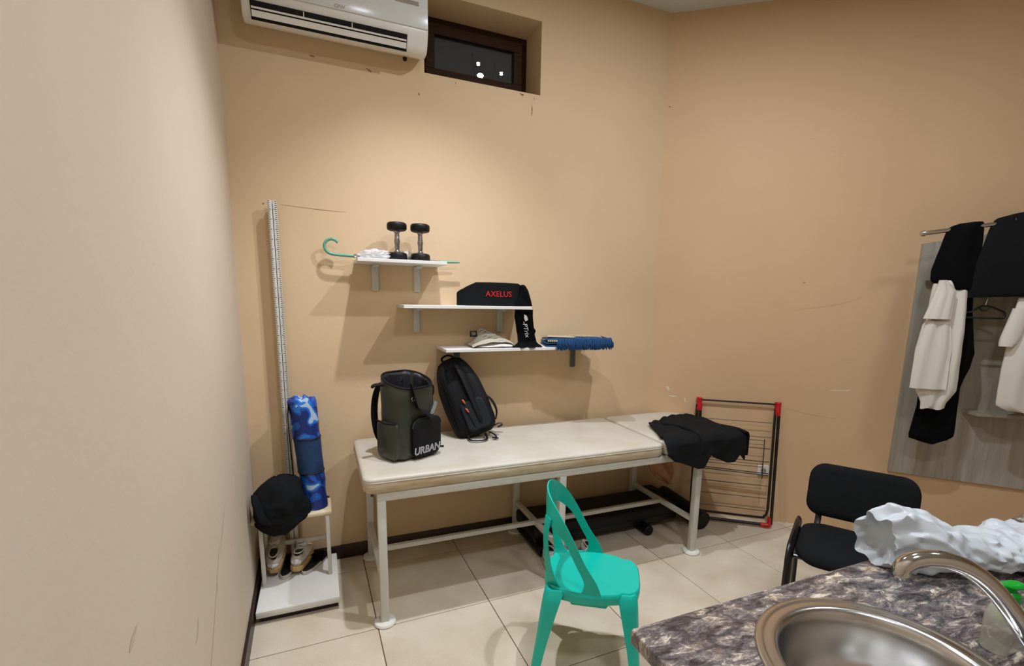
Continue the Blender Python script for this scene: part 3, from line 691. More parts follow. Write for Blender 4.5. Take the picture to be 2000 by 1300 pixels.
# ------------------------------------------------------------------ lifting belt
def build_belt():
    t = thing('lifting_belt', 'black weightlifting belt with red lettering standing on middle shelf', 'belt', (1.0, -0.18, 1.562))
    # belt height profile along its length; plan path: an open C whose wide back faces the room
    path = [(0.885, -0.060), (0.800, -0.075), (0.772, -0.125), (0.790, -0.175), (0.86, -0.205), (0.95, -0.215), (1.05, -0.213), (1.13, -0.200), (1.180, -0.165), (1.196, -0.115), (1.17, -0.065), (1.08, -0.05)]
    hts = [0.055, 0.062, 0.078, 0.098, 0.136, 0.138, 0.138, 0.136, 0.110, 0.085, 0.062, 0.055]
    # densify
    P = []; H = []
    for i in range(len(path) - 1):
        for k in range(5):
            v = k / 5
            p0 = Vector(path[max(i - 1, 0)]); p1 = Vector(path[i]); p2 = Vector(path[i + 1]); p3 = Vector(path[min(i + 2, len(path) - 1)])
            P.append(0.5 * ((2 * p1) + (-p0 + p2) * v + (2 * p0 - 5 * p1 + 4 * p2 - p3) * v * v + (-p0 + 3 * p1 - 3 * p2 + p3) * v ** 3)); H.append(hts[i] + (hts[i + 1] - hts[i]) * v)
    P.append(Vector(path[-1])); H.append(hts[-1])
    rings = []
    for i, p in enumerate(P):
        d = (P[min(i + 1, len(P) - 1)] - P[max(i - 1, 0)]).normalized(); nn = Vector((-d.y, d.x)) * 0.0055
        a, b = p + nn, p - nn; h = H[i]; z0 = 1.5628
        rings.append([(a.x, a.y, z0), (a.x, a.y, z0 + h - .004), (p.x, p.y, z0 + h), (b.x, b.y, z0 + h - .004), (b.x, b.y, z0), (p.x, p.y, z0)])
    mb = MB(); mb.loft(rings); mb.build('band', M['black_cloth2'], t)
    text_obj('lettering', 'AXELUS', 0.047, (0.999, -0.2222, 1.632), (1, 0.0, 0), (0, 0, 1), M['red_print'], t, 0.0008, outline=0.0, sx=1.0)
build_belt()
# black sash hanging from the middle shelf to the lowest
def build_sash():
    t = thing('hanging_cloth', 'black cloth with silver script hanging from middle shelf to lowest shelf', 'cloth', (1.19, -0.2, 1.311))
    tab = [(1.311, 1.085, 1.300, -0.215), (1.318, 1.105, 1.298, -0.20), (1.335, 1.140, 1.270, -0.19), (1.39, 1.135, 1.252, -0.19), (1.41, 1.128, 1.262, -0.19), (1.43, 1.124, 1.244, -0.195), (1.50, 1.108, 1.232, -0.205), (1.543, 1.108, 1.228, -0.215)]
    rings = []
    for i in range(26):
        z = 1.3115 + (1.5425 - 1.3115) * i / 25; a, b, y = interp(tab, z)
        hw = (b - a) / 2; cx = (a + b) / 2; th = 0.020 + 0.03 * max(0, (1.335 - z) / 0.03)
        rings.append([(cx + math.cos(2 * PI * k / 30) * hw, y + math.sin(2 * PI * k / 30) * th * (1 + .35 * math.sin(k * 1.9 + z * 20)), z) for k in range(30)])
    mb = MB(); mb.loft(rings); mb.build('drop', M['black_cloth'], t, ang=60)
    mb = MB()
    mb.tube([(1.15, -0.262, 1.50), (1.165, -0.264, 1.575), (1.17, -0.20, 1.572), (1.165, -0.12, 1.568)], [0.05, 0.045, 0.045, 0.04], 10, flat=(1, 0.08))
    mb.bm.clear()
    mb.b2((1.10, -0.045, 1.5632), (1.195, -0.20, 1.569), bev=0.002); mb.build('fold', M['black_cloth'], t)
    rings = []
    for i in range(14):
        v = i / 13; z = 1.5635 + 0.128 * v; a_, b_ = interp([(0, 1.105, 1.222), (0.3, 1.125, 1.212), (0.7, 1.140, 1.195), (0.92, 1.142, 1.176), (1, 1.146, 1.162)], v)
        rings.append([((a_ + b_) / 2 + (b_ - a_) / 2 * math.cos(q * PI / 10), -0.215 + 0.016 * math.sin(q * PI / 10) * (1 + .3 * math.sin(q + v * 8)), z) for q in range(20)])
    mb = MB(); mb.loft(rings); mb.build('upper_drape', M['black_cloth'], t, ang=60)
    text_obj('script', '-PTrix', 0.040, (1.172, -0.237, 1.425), (0.25, 0, -1), (1, 0, 0.25), M['grey_print'], t, 0.0006, shear=0.3)
    mb = MB(); mb.prism([(1.160, 1.515), (1.178, 1.505), (1.186, 1.480), (1.168, 1.472), (1.160, 1.49)], (-0.2362, -0.2372), lambda a, b, c: (a, c, b)); mb.build('printed_patch', M['grey_print'], t)
build_sash()
# beige folded cloth over white cloth on lowest shelf
def build_folded():
    t = thing('folded_sweater', 'beige folded garment in rippled layers on lowest shelf', 'clothing', (0.97, -0.15, 1.3105))
    # fan of folded layers: each a bent sheet rising from the left, back layers standing higher
    for k in range(8):
        y = -0.215 + 0.018 * k; x0 = 0.838 + 0.004 * k; x1 = 1.105 - 0.020 * max(0, k - 1); top = 1.352 + 0.0088 * k
        rings = []
        for i in range(25):
            u = i / 24; x = x0 + (x1 - x0) * u
            env = interp([(0, 0.0), (0.08, 0.30), (0.25, 0.72), (0.45, 0.93), (0.62, 1.0), (0.80, 0.92), (0.93, 0.66), (1, 0.28)], u)[0]
            z = 1.322 + (top - 1.322) * env * 1.06 + 0.0018 * math.sin(u * 17 + k * 1.7)
            h = 0.0034
            rings.append([(x, y + 0.012 * math.cos(q) , z + h * math.sin(q) - 0.006 * (math.cos(q) < 0)) for q in [2 * PI * j / 10 for j in range(10)]])
        mb = MB(); mb.loft(rings); mb.build('layer', M['beige_knit'], t, ang=60)
    # body beneath the layers
    rings = []
    for i in range(21):
        u = i / 20; x = 0.842 + 0.262 * u; env = interp([(0, 0.05), (0.1, 0.35), (0.3, 0.75), (0.6, 1.0), (0.85, 0.85), (1, 0.3)], u)[0]
        rings.append([(x, -0.145 + 0.070 * math.cos(q), 1.322 + (0.024 + 0.034 * (0.5 - 0.5 * -math.cos(q))) * env * (0.5 + 0.5 * math.sin(q)) ) for q in [2 * PI * j / 20 for j in range(20)]])
    mb = MB(); mb.loft(rings); mb.build('folded_body', M['beige_knit'], t, ang=60)
    mb = MB(); mb.box((0.872, -0.120, 1.390), (0.046, 0.006, 0.038), bev=0.003); lab(mb.build('neck_tag', M['black'], t), 'black label tag')
    text_obj('tag_print', 'SB', 0.026, (0.872, -0.1238, 1.390), (1, 0, 0), (0, 0, 1), M['grey_print'], t, 0.0005)
    rings = []
    for i in range(25):
        v = i / 24; x = 0.872 + 0.226 * v; h = interp([(0, .006), (.15, .016), (.4, .018), (.6, .026), (.85, .024), (.97, .020), (1, .012)], v)[0]; dd = interp([(0, .02), (.2, .05), (.6, .062), (.95, .06), (1, .045)], v)[0]
        rings.append([(x, -0.172 + math.cos(2 * PI * k / 24) * dd, 1.3108 + h * (0.5 + 0.5 * math.sin(2 * PI * k / 24)) * (1 + 0.25 * nz((v * 6, k * .5, 0)))) for k in range(24)])
    mb = MB(); mb.loft(rings); o = mb.build('folded_white_cloth', M['white_cloth'], ang=60)
    tag(o, 'white folded cloth tucked under the beige garment on lowest shelf', 'cloth')
build_folded()
def build_scarf():
    t = thing('fringed_scarf', 'folded blue scarf with yellow lettering and fringe hanging off lowest shelf', 'scarf', (1.55, -0.18, 1.3105))
    # three folded layers, slightly turned; fringe end hangs over the right front
    R_ = Matrix.Rotation(math.radians(-16), 3, 'Z')
    def W_(x, y, z): p = R_ @ Vector((x, y, 0)); return (1.545 + p.x, -0.165 + p.y, z)
    for k in range(3):
        z0 = 1.3112 + 0.019 * k
        f = lambda u, v, z0=z0, k=k: W_(-0.20 + 0.40 * u + 0.004 * k, -0.125 + 0.235 * v, z0 + 0.011 * math.sin(PI * min(1, max(0, u * 1.0 + .02))) ** .3 + 0.0015 * math.sin(u * 19 + v * 9 + k) + 0.010 * max(0, (u - 0.62)) * (1 if k == 2 else .6) + (0.006 * math.sin(PI * (v)) if k == 2 else 0))
        mb = grid(f, 24, 12); mb.build('layer', M['blue_cloth'], t, ang=60, mods=(('SOLIDIFY', dict(thickness=0.009, offset=-1)),))
    # fringe strands along the front edge and right side
    mb = MB()
    for k in range(420):
        u = k / 419; x = -0.125 + 0.345 * u; ln = random.uniform(0.050, 0.074)
        y = -0.125 - random.uniform(-0.010, 0.010); z = 1.362 + 0.008 * u; dx = random.uniform(-0.012, 0.012)
        p0 = W_(x, y + 0.008, z); p1 = W_(x + dx * .4, y - 0.012, z - 0.004); p2 = W_(x + dx, y - 0.020 - random.uniform(0, .01), z - ln * .6); p3 = W_(x + dx * 1.5, y - 0.018, z - ln)
        mb.tube([p0, p1, p2, p3], 0.0022, 4)
    for k in range(150):
        v = k / 149; y = -0.125 + 0.16 * v; ln = random.uniform(0.035, 0.055)
        p0 = W_(0.195, y, 1.370); p1 = W_(0.215, y, 1.360); p2 = W_(0.226 + random.uniform(0, .012), y, 1.34); p3 = W_(0.226 + random.uniform(0, .012), y + random.uniform(-.01, .01), 1.36 - ln)
        mb.tube([p0, p1, p2, p3], 0.0022, 4)
    o = mb.build('fringe', M['blue_cloth'], t); o['kind'] = 'stuff'
    a = Vector(W_(-0.09, 0.0, 0)); ux = R_ @ Vector((1, 0, 0)); uy = R_ @ Vector((0, 1, 0))
    text_obj('woven_lettering', 'Kapa', 0.080, Vector(W_(0.05, 0.02, 1.3775)), ux, uy, M['yellow'], t, 0.0006)
    mb = MB(); mb.prism([(-0.185, -0.06), (-0.02, -0.105), (0.0, -0.075), (-0.02, 0.03), (-0.16, 0.05)], (1.3688, 1.3715), lambda a_, b_, c_: W_(a_, b_, c_)); lab(mb.build('woven_patch', mat('cream weave', s2l(188, 178, 150), .9), t), 'cream woven area')
    mb = MB()
    for k in range(9):
        mb.b2((0, 0, 0), (0.001, 0.001, 0.001)); break
    mb.bm.clear()
    for k in range(8):
        x = -0.190 + 0.013 * k; mb.loft([[W_(x, -0.1345, z) , W_(x + 0.007, -0.1345, z), W_(x + 0.007, -0.120, z), W_(x, -0.120, z)] for z in (1.345 - .002 * k * 0, 1.3545)])
    lab(mb.build('edge_pattern', M['yellow'], t, smooth=False), 'yellow and black woven edge letters')
build_scarf()

# ------------------------------------------------------------------ massage couch
def build_couch():
    t = thing('massage_couch', 'long cream massage couch on white steel frame against the back wall', 'massage couch', (1.3, -0.4, 0))
    zt = 0.772
    def pad(name, x0, x1, y0, y1, z0, z1, r=0.026, corners=0.05):
        mb = MB(); cx, cy = (x0 + x1) / 2, (y0 + y1) / 2; w_, d_ = x1 - x0, y1 - y0
        rings = []
        for inset, z in ((0.004, z1 - r), (0.001, z1 - r * .55), (0.006, z1 - r * .25), (0.018, z1 - r * .05), (0.05, z1)):
            rings.append([(cx + a, cy + b, z) for a, b in rrect(w_ - 2 * inset, d_ - 2 * inset, max(0.012, corners - inset), 6)])
        mb.loft(rings); o = mb.build(name, M['cream_vinyl'], t, ang=60)
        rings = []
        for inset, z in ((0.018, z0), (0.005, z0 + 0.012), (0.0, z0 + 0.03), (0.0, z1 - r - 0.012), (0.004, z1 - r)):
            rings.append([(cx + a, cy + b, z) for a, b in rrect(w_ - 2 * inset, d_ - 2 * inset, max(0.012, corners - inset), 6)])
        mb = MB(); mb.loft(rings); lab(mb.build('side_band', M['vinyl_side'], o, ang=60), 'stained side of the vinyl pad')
        mb = MB(); mb.tube([(cx + a, cy + b, z1 - r + 0.001) for a, b in rrect(w_ - 0.006, d_ - 0.006, corners, 6)], 0.0034, 6, closed=True); mb.build('piping', M['cream_vinyl'], o)
        return o
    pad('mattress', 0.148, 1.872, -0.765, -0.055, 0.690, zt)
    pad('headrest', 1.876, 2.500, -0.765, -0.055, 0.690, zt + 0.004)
    mb = MB(); mb.tube([(0.197, -0.700, 0.672), (0.185, -0.700, 0.672)], 0.012, 12); lab(mb.build('tube_plug', M['black'], t), 'black plug at the left end')
    S = 0.040; ys = (-0.729, -0.062); xs = (0.230, 1.197, 2.165)
    mb = MB()
    for y in ys: mb.b2((xs[0] - S / 2, y - S / 2, 0.648), (2.46, y + S / 2, 0.690), bev=0.003)
    for x in (xs[0], xs[1], xs[2], 2.44): mb.b2((x - S / 2, ys[0] + S / 2, 0.650), (x + S / 2, ys[1] - S / 2, 0.688), bev=0.003)
    mb.build('top_frame', M['white_paint'], t)
    for x in xs:
        for y in ys:
            mb = MB(); mb.b2((x - S / 2, y - S / 2, 0.012), (x + S / 2, y + S / 2, 0.650), bev=0.003); l_ = mb.build('leg', M['white_paint'], t)
            mb = MB(); mb.lathe([(0.001, 0), (0.050, 0.0), (0.054, 0.006), (0.050, 0.015), (0.03, 0.018), (0.001, 0.018)], (x, y, 0), 24, cap=False); lab(mb.build('foot_disc', M['white_plastic'], l_), 'white round plastic foot')
        mb = MB(); mb.b2((x - 0.015, ys[0] + S / 2, 0.210), (x + 0.015, ys[1] - S / 2, 0.238), bev=0.002); mb.build('stretcher', M['white_paint'], t)
    mb = MB(); mb.b2((xs[0] + 0.015, -0.41, 0.211), (xs[2] - 0.015, -0.383, 0.237), bev=0.002); mb.build('stretcher', M['white_paint'], t)
build_couch()

def build_trousers():
    t = thing('black_trousers', 'black trousers draped over the right end of the couch', 'clothing', (2.2, -0.6, 0.78))
    zt = 0.779
    def f(u, v):
        # u along the couch (left to right), v from the back over the top and down the front
        bx = 2.03 + 0.455 * u; by = -0.40 + 0.16 * math.sin(u * 1.7)
        fx = 1.850 + 0.640 * u
        drop = interp([(0, 0.06), (0.08, 0.105), (0.25, 0.14), (0.40, 0.172), (0.46, 0.170), (0.52, 0.09), (0.60, 0.125), (0.76, 0.165), (0.85, 0.160), (0.92, 0.115), (1, 0.165)], u)[0]
        wr = 0.009 * nz((u * 5, v * 5, 0.3)) + 0.007 * math.sin(u * 9 + v * 5) * nz((u * 2, v * 2, 5)) + 0.010 * abs(nz((u * 3.3 + v * 2.2, v * 2 - u, 9)))
        if v < 0.6:
            k = v / 0.6; x = bx + (fx - bx) * k ** 1.3; y = by + (-0.772 - by) * k
            rnd = 0.010 * max(0, (k - .85) / .15) ** 2
            z = zt + 0.012 + wr * 1.5 - rnd
            if x > 2.47: z -= (x - 2.47) * 1.2
        else:
            k = (v - 0.6) / 0.4; x = fx + 0.01 * math.sin(u * 12) * k; y = -0.782 - 0.012 * math.sin(u * 15 + 1) * k - 0.010 * k + wr * .8 - 0.008
            z = zt - 0.006 - drop * k
        return (x, y, z)
    mb = grid(f, 60, 44); mb.build('cloth', M['black_cloth2'], t, ang=70, mods=(('SOLIDIFY', dict(thickness=0.010, offset=0)), ('SUBSURF', dict(levels=1, render_levels=1))))
    # right leg folds over the end of the couch
    g = lambda u, v: (2.470 + 0.045 * min(1, v * 2.5) + 0.006 * math.sin(u * 9), -0.79 + 0.42 * u, zt + 0.014 + 0.006 * math.sin(u * 7) - (0.0 if v < .3 else (v - .3) * (0.225 - 0.10 * u + .03 * math.sin(u * 8))))
    mb = grid(g, 24, 16); mb.build('end_drop', M['black_cloth2'], t, ang=70, mods=(('SOLIDIFY', dict(thickness=0.008, offset=0)), ('SUBSURF', dict(levels=1, render_levels=1))))
    # waistband edge: thick rounded fold
    mb = MB(); mb.tube([(2.035, -0.395, zt + 0.016), (2.000, -0.47, zt + 0.018), (1.955, -0.58, zt + 0.017), (1.89, -0.70, zt + 0.013)], [0.010, 0.013, 0.012, 0.009], 10, flat=(1.3, .8)); mb.build('waistband', M['black_cloth2'], t)
    # seam fold across
    mb = MB(); mb.tube([(2.05, -0.43, zt + 0.024), (2.13, -0.55, zt + 0.028), (2.14, -0.68, zt + 0.026), (2.12, -0.785, zt + 0.006), (2.115, -0.806, zt - 0.08)], [0.006, 0.011, 0.012, 0.010, 0.006], 8); mb.build('fold', M['black_cloth2'], t)
build_trousers()

def build_brown():
    tab = [(0.325, 2.235, 2.262, 0), (0.345, 2.20, 2.285, 0), (0.39, 2.14, 2.298, 0), (0.44, 2.09, 2.29, 0), (0.50, 2.07, 2.265, 0), (0.60, 2.075, 2.25, 0), (0.648, 2.08, 2.25, 0)]
    rings = []
    for i in range(22):
        z = 0.325 + 0.323 * i / 21; a, b, _ = interp(tab, z)
        rings.append([((a + b) / 2 + math.cos(2 * PI * k / 26) * (b - a) / 2, -0.35 + math.sin(2 * PI * k / 26) * 0.035 * (1 + .5 * math.sin(k * 1.3 + z * 18)), z) for k in range(26)])
    mb = MB(); mb.loft(rings); o = mb.build('brown_sleeve', M['brown_cloth'], ang=60)
    tag(o, 'brown crumpled leather cover hanging beneath the right end of the couch', 'cover')
build_brown()

# ------------------------------------------------------------------ backpacks on the couch
def build_urban():
    c0 = Vector((0.408, -0.455, 0.7735)); th = math.radians(30)
    ca, sa = math.cos(th), math.sin(th)
    def B(x, y, z): return Vector((c0.x + x * ca - y * sa, c0.y + x * sa + y * ca, c0.z + z))
    t = thing('backpack', 'olive green faux leather backpack with open top and outlined white lettering', 'backpack', tuple(c0))
    rings = []
    tab = [(0.0, 0.225, 0.150, 0.040), (0.012, 0.255, 0.180, 0.050), (0.06, 0.265, 0.190, 0.055), (0.2, 0.262, 0.188, 0.06), (0.30, 0.266, 0.190, 0.065), (0.37, 0.270, 0.200, 0.08), (0.405, 0.262, 0.20, 0.09)]
    for i in range(25):
        z = 0.405 * i / 24; w_, d_, r_ = interp(tab, z)
        ring = []
        for k, (a, b) in enumerate(rrect(w_, d_, r_, 7)):
            f = 1 + 0.05 * nz((a * 8, b * 8, z * 8), 1.0) + 0.025 * math.sin(z * 24 + a * 20) * max(0, 1 - abs(z - .27) / .12)
            dz = 0.32 * b * max(0, (z - .25) / .155)
            ring.append(B(a * f, b * f, z + dz))
        rings.append(ring)
    # inner wall of the open mouth
    for z, s in ((0.402, 0.95), (0.37, 0.93), (0.28, 0.90), (0.16, 0.86)):
        rings.append([B(a * s, b * s, z + (0.32 * b if z > .35 else 0) + 0.006 * nz((a * 20, b * 20, z))) for a, b in rrect(0.262, 0.20, 0.09, 7)])
    mb = MB(); mb.loft(rings); mb.build('body', M['olive'], t, ang=60)
    mb = MB()
    prev = None; rr = []
    for z, s in ((0.404, 0.965), (0.385, 0.925), (0.30, 0.885), (0.17, 0.85)):
        rr.append([B(a * s + 0.004 * math.sin(k * 2.1), b * s + 0.004 * math.cos(k * 1.7), z + (0.32 * b if z > .35 else 0)) for k, (a, b) in enumerate(rrect(0.262, 0.20, 0.09, 7))])
    mb.loft(rr, cap=False); f_ = [mb.bm.verts[-1]] if False else None
    mb.bm.verts.ensure_lookup_table(); n = len(rr[0]); mb.bm.faces.new(mb.bm.verts[-n:])
    mb.build('lining', M['lining'], t, ang=60, mods=(('SOLIDIFY', dict(thickness=0.002)),))
    rim = [B(a * 0.985, b * 0.985, 0.407 + 0.32 * b) for a, b in rrect(0.262, 0.20, 0.09, 7)]
    mb = MB(); mb.tube(rim, 0.0055, 8, closed=True); lab(mb.build('rim', M['bag_black'], t), 'black zip rim of the open top')
    # front pocket (front is local -y)
    mb = MB(); rg = []
    for ins, y in ((0, -0.088), (0, -0.112), (0.008, -0.122), (0.03, -0.127)):
        rg.append([B(0.034 + a, y, 0.112 + b) for a, b in rrect(0.190 - 2 * ins, 0.205 - 2 * ins, 0.045, 6)])
    mb.loft(rg); p_ = mb.build('front_pocket', M['bag_black'], t); lab(p_, 'black nylon front pocket')
    mb = MB(); mb.tube([B(0.034 + a, -0.1135, 0.112 + b) for a, b in rrect(0.192, 0.207, 0.045, 6)][0:14], 0.0028, 6); mb.build('pocket_zip', M['olive'], p_)
    text_obj('lettering', 'URBAN', 0.053, B(0.020, -0.1285, 0.050), B(1, 0, 0) - B(0, 0, 0), (0, 0, 1), M['white_print'], p_, 0.0006, outline=0.0008, shear=0.15)
    text_obj('lettering_fill', 'URBAN', 0.053, B(0.020, -0.1293, 0.050), B(1, 0, 0) - B(0, 0, 0), (0, 0, 1), M['bag_black'], p_, 0.0006, outline=-0.0016, shear=0.15)
    # side pocket (local -x side)
    mb = MB(); rg = []
    for ins, x in ((0, -0.120), (0, -0.138), (0.010, -0.147)):
        rg.append([B(x, a, 0.105 + b) for a, b in rrect(0.155 - 2 * ins, 0.195 - 2 * ins, 0.03, 5)])
    mb.loft(rg); mb.build('side_pocket', M['olive'], t)
    mb = MB(); mb.tube([B(-0.138, -0.078, 0.202), B(-0.148, 0, 0.198), B(-0.138, 0.078, 0.202)], 0.004, 8); lab(mb.build('pocket_hem', M['bag_black'], t), 'black pocket hem')
    # flap strap hanging down the front, light reflective tab, ring
    mb = MB(); mb.tube([B(-0.05, -0.090, 0.40), B(-0.045, -0.108, 0.34), B(-0.02, -0.112, 0.27), B(0.05, -0.112, 0.235)], [0.022, 0.024, 0.026, 0.03], 8, flat=(1, .16)); lab(mb.build('flap_strap', M['bag_black'], t), 'black hanging closure strap')
    mb = MB(); mb.loft([[B(a, -0.104 - y_, b) for a, b in ((0.062, 0.226), (0.084, 0.226), (0.112, 0.284), (0.096, 0.292))] for y_ in (0, 0.006)]); lab(mb.build('reflective_tab', mat('grey reflective tab', s2l(132, 142, 136), .4), t), 'pale grey reflective tab')
    mb = MB(); mb.tube([B(-0.055 + 0.010 * math.cos(q * PI / 6), -0.114, 0.325 + 0.010 * math.sin(q * PI / 6)) for q in range(12)], 0.002, 6, closed=True); mb.build('ring', M['steel'], t)
    mb = MB(); mb.tube([B(0.135, -0.03, 0.37), B(0.150, -0.035, 0.35), B(0.150, -0.03, 0.31), B(0.140, -0.02, 0.30)], 0.006, 8); mb.build('side_loop', M['bag_black'], t)
    # shoulder straps at the back (local +y)
    for x in (-0.07, 0.06):
        mb = MB(); mb.tube([B(x, 0.095, 0.385), B(x - .012, 0.125, 0.372), B(x - .022, 0.150, 0.30), B(x - .025, 0.158, 0.20), B(x - .018, 0.145, 0.10), B(x, 0.110, 0.035), B(x, 0.092, 0.025)], [0.024, 0.028, 0.030, 0.030, 0.026, 0.016, 0.012], 10, flat=(1, .32)); mb.build('shoulder_strap', M['bag_black'], t)
    mb = MB(); mb.tube([B(-0.03, 0.098, 0.40), B(-0.04, 0.130, 0.415), B(-0.055, 0.140, 0.395), B(-0.06, 0.10, 0.385)], 0.010, 8, flat=(1, .6)); mb.build('grab_handle', M['bag_black'], t)
    mb = MB(); mb.tube([B(-0.120, 0.035, 0.385), B(-0.150, 0.045, 0.392), B(-0.172, 0.050, 0.388), B(-0.180, 0.05, 0.378)], [0.012, 0.016, 0.016, 0.010], 10, flat=(1, .5)); mb.build('top_tab', M['bag_black'], t)
    mb = MB(); mb.tube([B(0.10, 0.05, 0.006), B(0.17, 0.005, 0.005), B(0.215, -0.045, 0.004)], [0.006, 0.006, 0.009], 8, flat=(1, .45)); mb.build('webbing_tail', M['bag_black'], t)
build_urban()

def build_black_pack():
    # axis from bottom centre to top centre; leaning on the wall under the lowest shelf
    b0 = Vector((0.865, -0.235, 0.800)); t0 = Vector((0.715, -0.10, 1.235)); ax = (t0 - b0).normalized(); Ln = (t0 - b0).length
    xr = Vector((1, -0.30, 0)); xr = (xr - ax * xr.dot(ax)).normalized(); fr = ax.cross(xr).normalized()
    if fr.y > 0: fr = -fr
    def B(x, y, z): return b0 + xr * x - fr * y + ax * z          # y+ towards the wall
    t = thing('backpack', 'black backpack with orange zip pulls leaning on the wall, right of the olive one', 'backpack', tuple(b0))
    rings = []
    tab = [(-0.02, 0.17, 0.07, 0.03), (0.0, 0.235, 0.130, 0.045), (0.05, 0.268, 0.160, 0.05), (0.18, 0.275, 0.165, 0.05), (0.30, 0.262, 0.145, 0.05), (0.38, 0.225, 0.12, 0.05), (0.43, 0.185, 0.095, 0.04), (0.465, 0.14, 0.06, 0.028), (0.478, 0.07, 0.03, 0.014)]
    for i in range(30):
        z = -0.02 + 0.498 * i / 29; w_, d_, r_ = interp(tab, z)
        rings.append([B(a, b, z) for a, b in rrect(w_, d_, r_, 6)])
    mb = MB(); mb.loft(rings); mb.build('body', M['bag_black'], t, ang=60)
    # ridged harness side facing the room: two padded columns and centre channel
    for x, w_, y_ in ((-0.070, 0.030, -0.078), (0.048, 0.034, -0.076)):
        mb = MB(); mb.tube([B(x * .7, y_ + .020, 0.43), B(x, y_ + .004, 0.36), B(x * 1.1, y_ - .006, 0.22), B(x * 1.15, y_ - .004, 0.08), B(x * 1.1, y_ + .004, 0.03)], [w_ * .8, w_, w_, w_ * .95, w_ * .6], 12, flat=(1, .42)); mb.build('padded_strap', M['bag_black'], t)
    mb = MB(); rg = []
    for ins, y in ((0, -0.070), (0, -0.088), (0.008, -0.096)):
        rg.append([B(0.030 + a, y, 0.105 + b) for a, b in rrect(0.150 - 2 * ins, 0.185 - 2 * ins, 0.03, 5)])
    mb.loft(rg); p_ = lab(mb.build('front_pocket', M['bag_grey'], t), 'dark grey front pocket panel')
    for z in (0.205, 0.150):
        mb = MB(); mb.tube([B(-0.012, -0.100, z + .012), B(-0.008, -0.104, z), B(-0.004, -0.102, z - 0.018)], [0.003, 0.006, 0.003], 8); lab(mb.build('zip_pull', M['orange'], p_), 'orange zip pull')
    mb = MB(); mb.tube([B(-0.008, -0.100, 0.14), B(0.0, -0.104, 0.09), B(0.004, -0.100, 0.04)], 0.0025, 6); mb.build('zip_cord', M['bag_grey'], p_)
    mb = MB(); mb.tube([B(-0.03, 0.0, 0.46), B(-0.035, 0.0, 0.495), B(0.005, 0.0, 0.502), B(0.03, 0.0, 0.485), B(0.03, 0.0, 0.46)], 0.010, 8, flat=(1, .6)); mb.build('grab_handle', M['bag_black'], t)
    mb = MB(); mb.tube([B(0.12, -0.04, 0.20), B(0.150, -0.05, 0.15), B(0.155, -0.05, 0.08), B(0.13, -0.04, 0.03)], [0.012, 0.016, 0.014, 0.010], 8, flat=(1, .35)); mb.build('side_strap', M['bag_black'], t)
    zc = 0.777
    mb = MB(); mb.tube([(0.985, -0.20, 0.82), (1.015, -0.21, 0.835), (1.03, -0.22, 0.825), (1.00, -0.225, 0.815)], 0.009, 8, flat=(1, .5)); mb.build('buckle', M['black'], t)
    mb = MB(); mb.tube([(0.79, -0.28, 0.795), (0.785, -0.345, 0.784), (0.83, -0.375, 0.784), (0.885, -0.355, 0.784), (0.895, -0.29, 0.80)], 0.007, 8, flat=(1, .5)); mb.build('webbing_loop', M['bag_black'], t)
    mb = MB(); mb.tube([(0.93, -0.26, 0.80), (0.955, -0.30, 0.788), (0.945, -0.345, 0.784), (0.92, -0.35, 0.786), (0.955, -0.362, 0.784)], 0.006, 8, flat=(1, .6)); mb.build('webbing_tail', M['bag_black'], t)
build_black_pack()

# ------------------------------------------------------------------ folded exercise machine under the couch
def build_machine():
    t = thing('exercise_bench', 'low black folded exercise bench lying on the floor under the couch', 'exercise bench', (1.75, -0.25, 0))
    mb = MB(); mb.b2((1.19, -0.40, 0.085), (2.32, -0.07, 0.180), bev=0.025, seg=3); mb.build('pad', M['rubber'], t)
    mb = MB(); mb.b2((1.21, -0.37, 0.050), (2.34, -0.33, 0.085), bev=0.004); mb.b2((1.21, -0.17, 0.050), (2.34, -0.13, 0.085), bev=0.004); mb.build('frame_rail', M['black_paint'], t)
    for x in (1.235, 2.045):
        mb = MB(); mb.lathe([(0.001, -0.02), (0.030, -0.02), (0.036, -0.012), (0.036, 0.36), (0.030, 0.368), (0.001, 0.368)], (x, -0.43, 0.0365), 20, axis='y', cap=False); mb.build('foot_bar', M['rubber'], t)
    # foam roller at the right end
    a = Vector((2.462, -0.495, 0.068)); b = Vector((2.43, -0.10, 0.115)); d = (b - a).normalized()
    mb = MB(); mb.tube([a, a + d * .004, a + d * .012, a + d * .38, a + d * .392, a + d * .396], [0.050, 0.060, 0.066, 0.066, 0.060, 0.05], 28); r_ = mb.build('foam_roller', M['rubber'], t)
    mb = MB(); mb.tube([a - d * 0.006, a + d * .01], 0.026, 18); mb.build('end_cap', M['black_paint'], r_)
    mb = MB(); mb.tube([a - d * 0.010, a], 0.0075, 12); lab(mb.build('axle_end', M['steel'], r_), 'grey axle end')
    mb = MB(); mb.tube([(2.34, -0.15, 0.07), (2.36, -0.15, 0.14), (2.30, -0.12, 0.19), (2.22, -0.12, 0.19), (2.20, -0.12, 0.15)], 0.022, 10); mb.build('handlebar', M['rubber'], t)
    mb = MB(); mb.tube([(2.34, -0.30, 0.068), (2.445, -0.30, 0.09)], 0.014, 10); mb.build('roller_arm', M['black_paint'], t)
build_machine()
shoe('sneaker', 'white laced sneaker with navy tongue label under the couch behind the green chair', (1.372, -0.470, 0.001), math.radians(176), M['shoe_white'], M['sole_white'], M['shoe_white'], tongue=True)
shoe('sneaker', 'white sneaker under the couch, right of the navy-labelled one', (1.500, -0.470, 0.001), math.radians(184), M['shoe_white'], M['sole_white'], M['shoe_white'], L=0.24)
shoe('sneaker', 'white sneaker under the couch seen through the left gap of the green chair back', (1.255, -0.445, 0.001), math.radians(172), M['shoe_white'], M['sole_white'], M['shoe_white'], L=0.22)

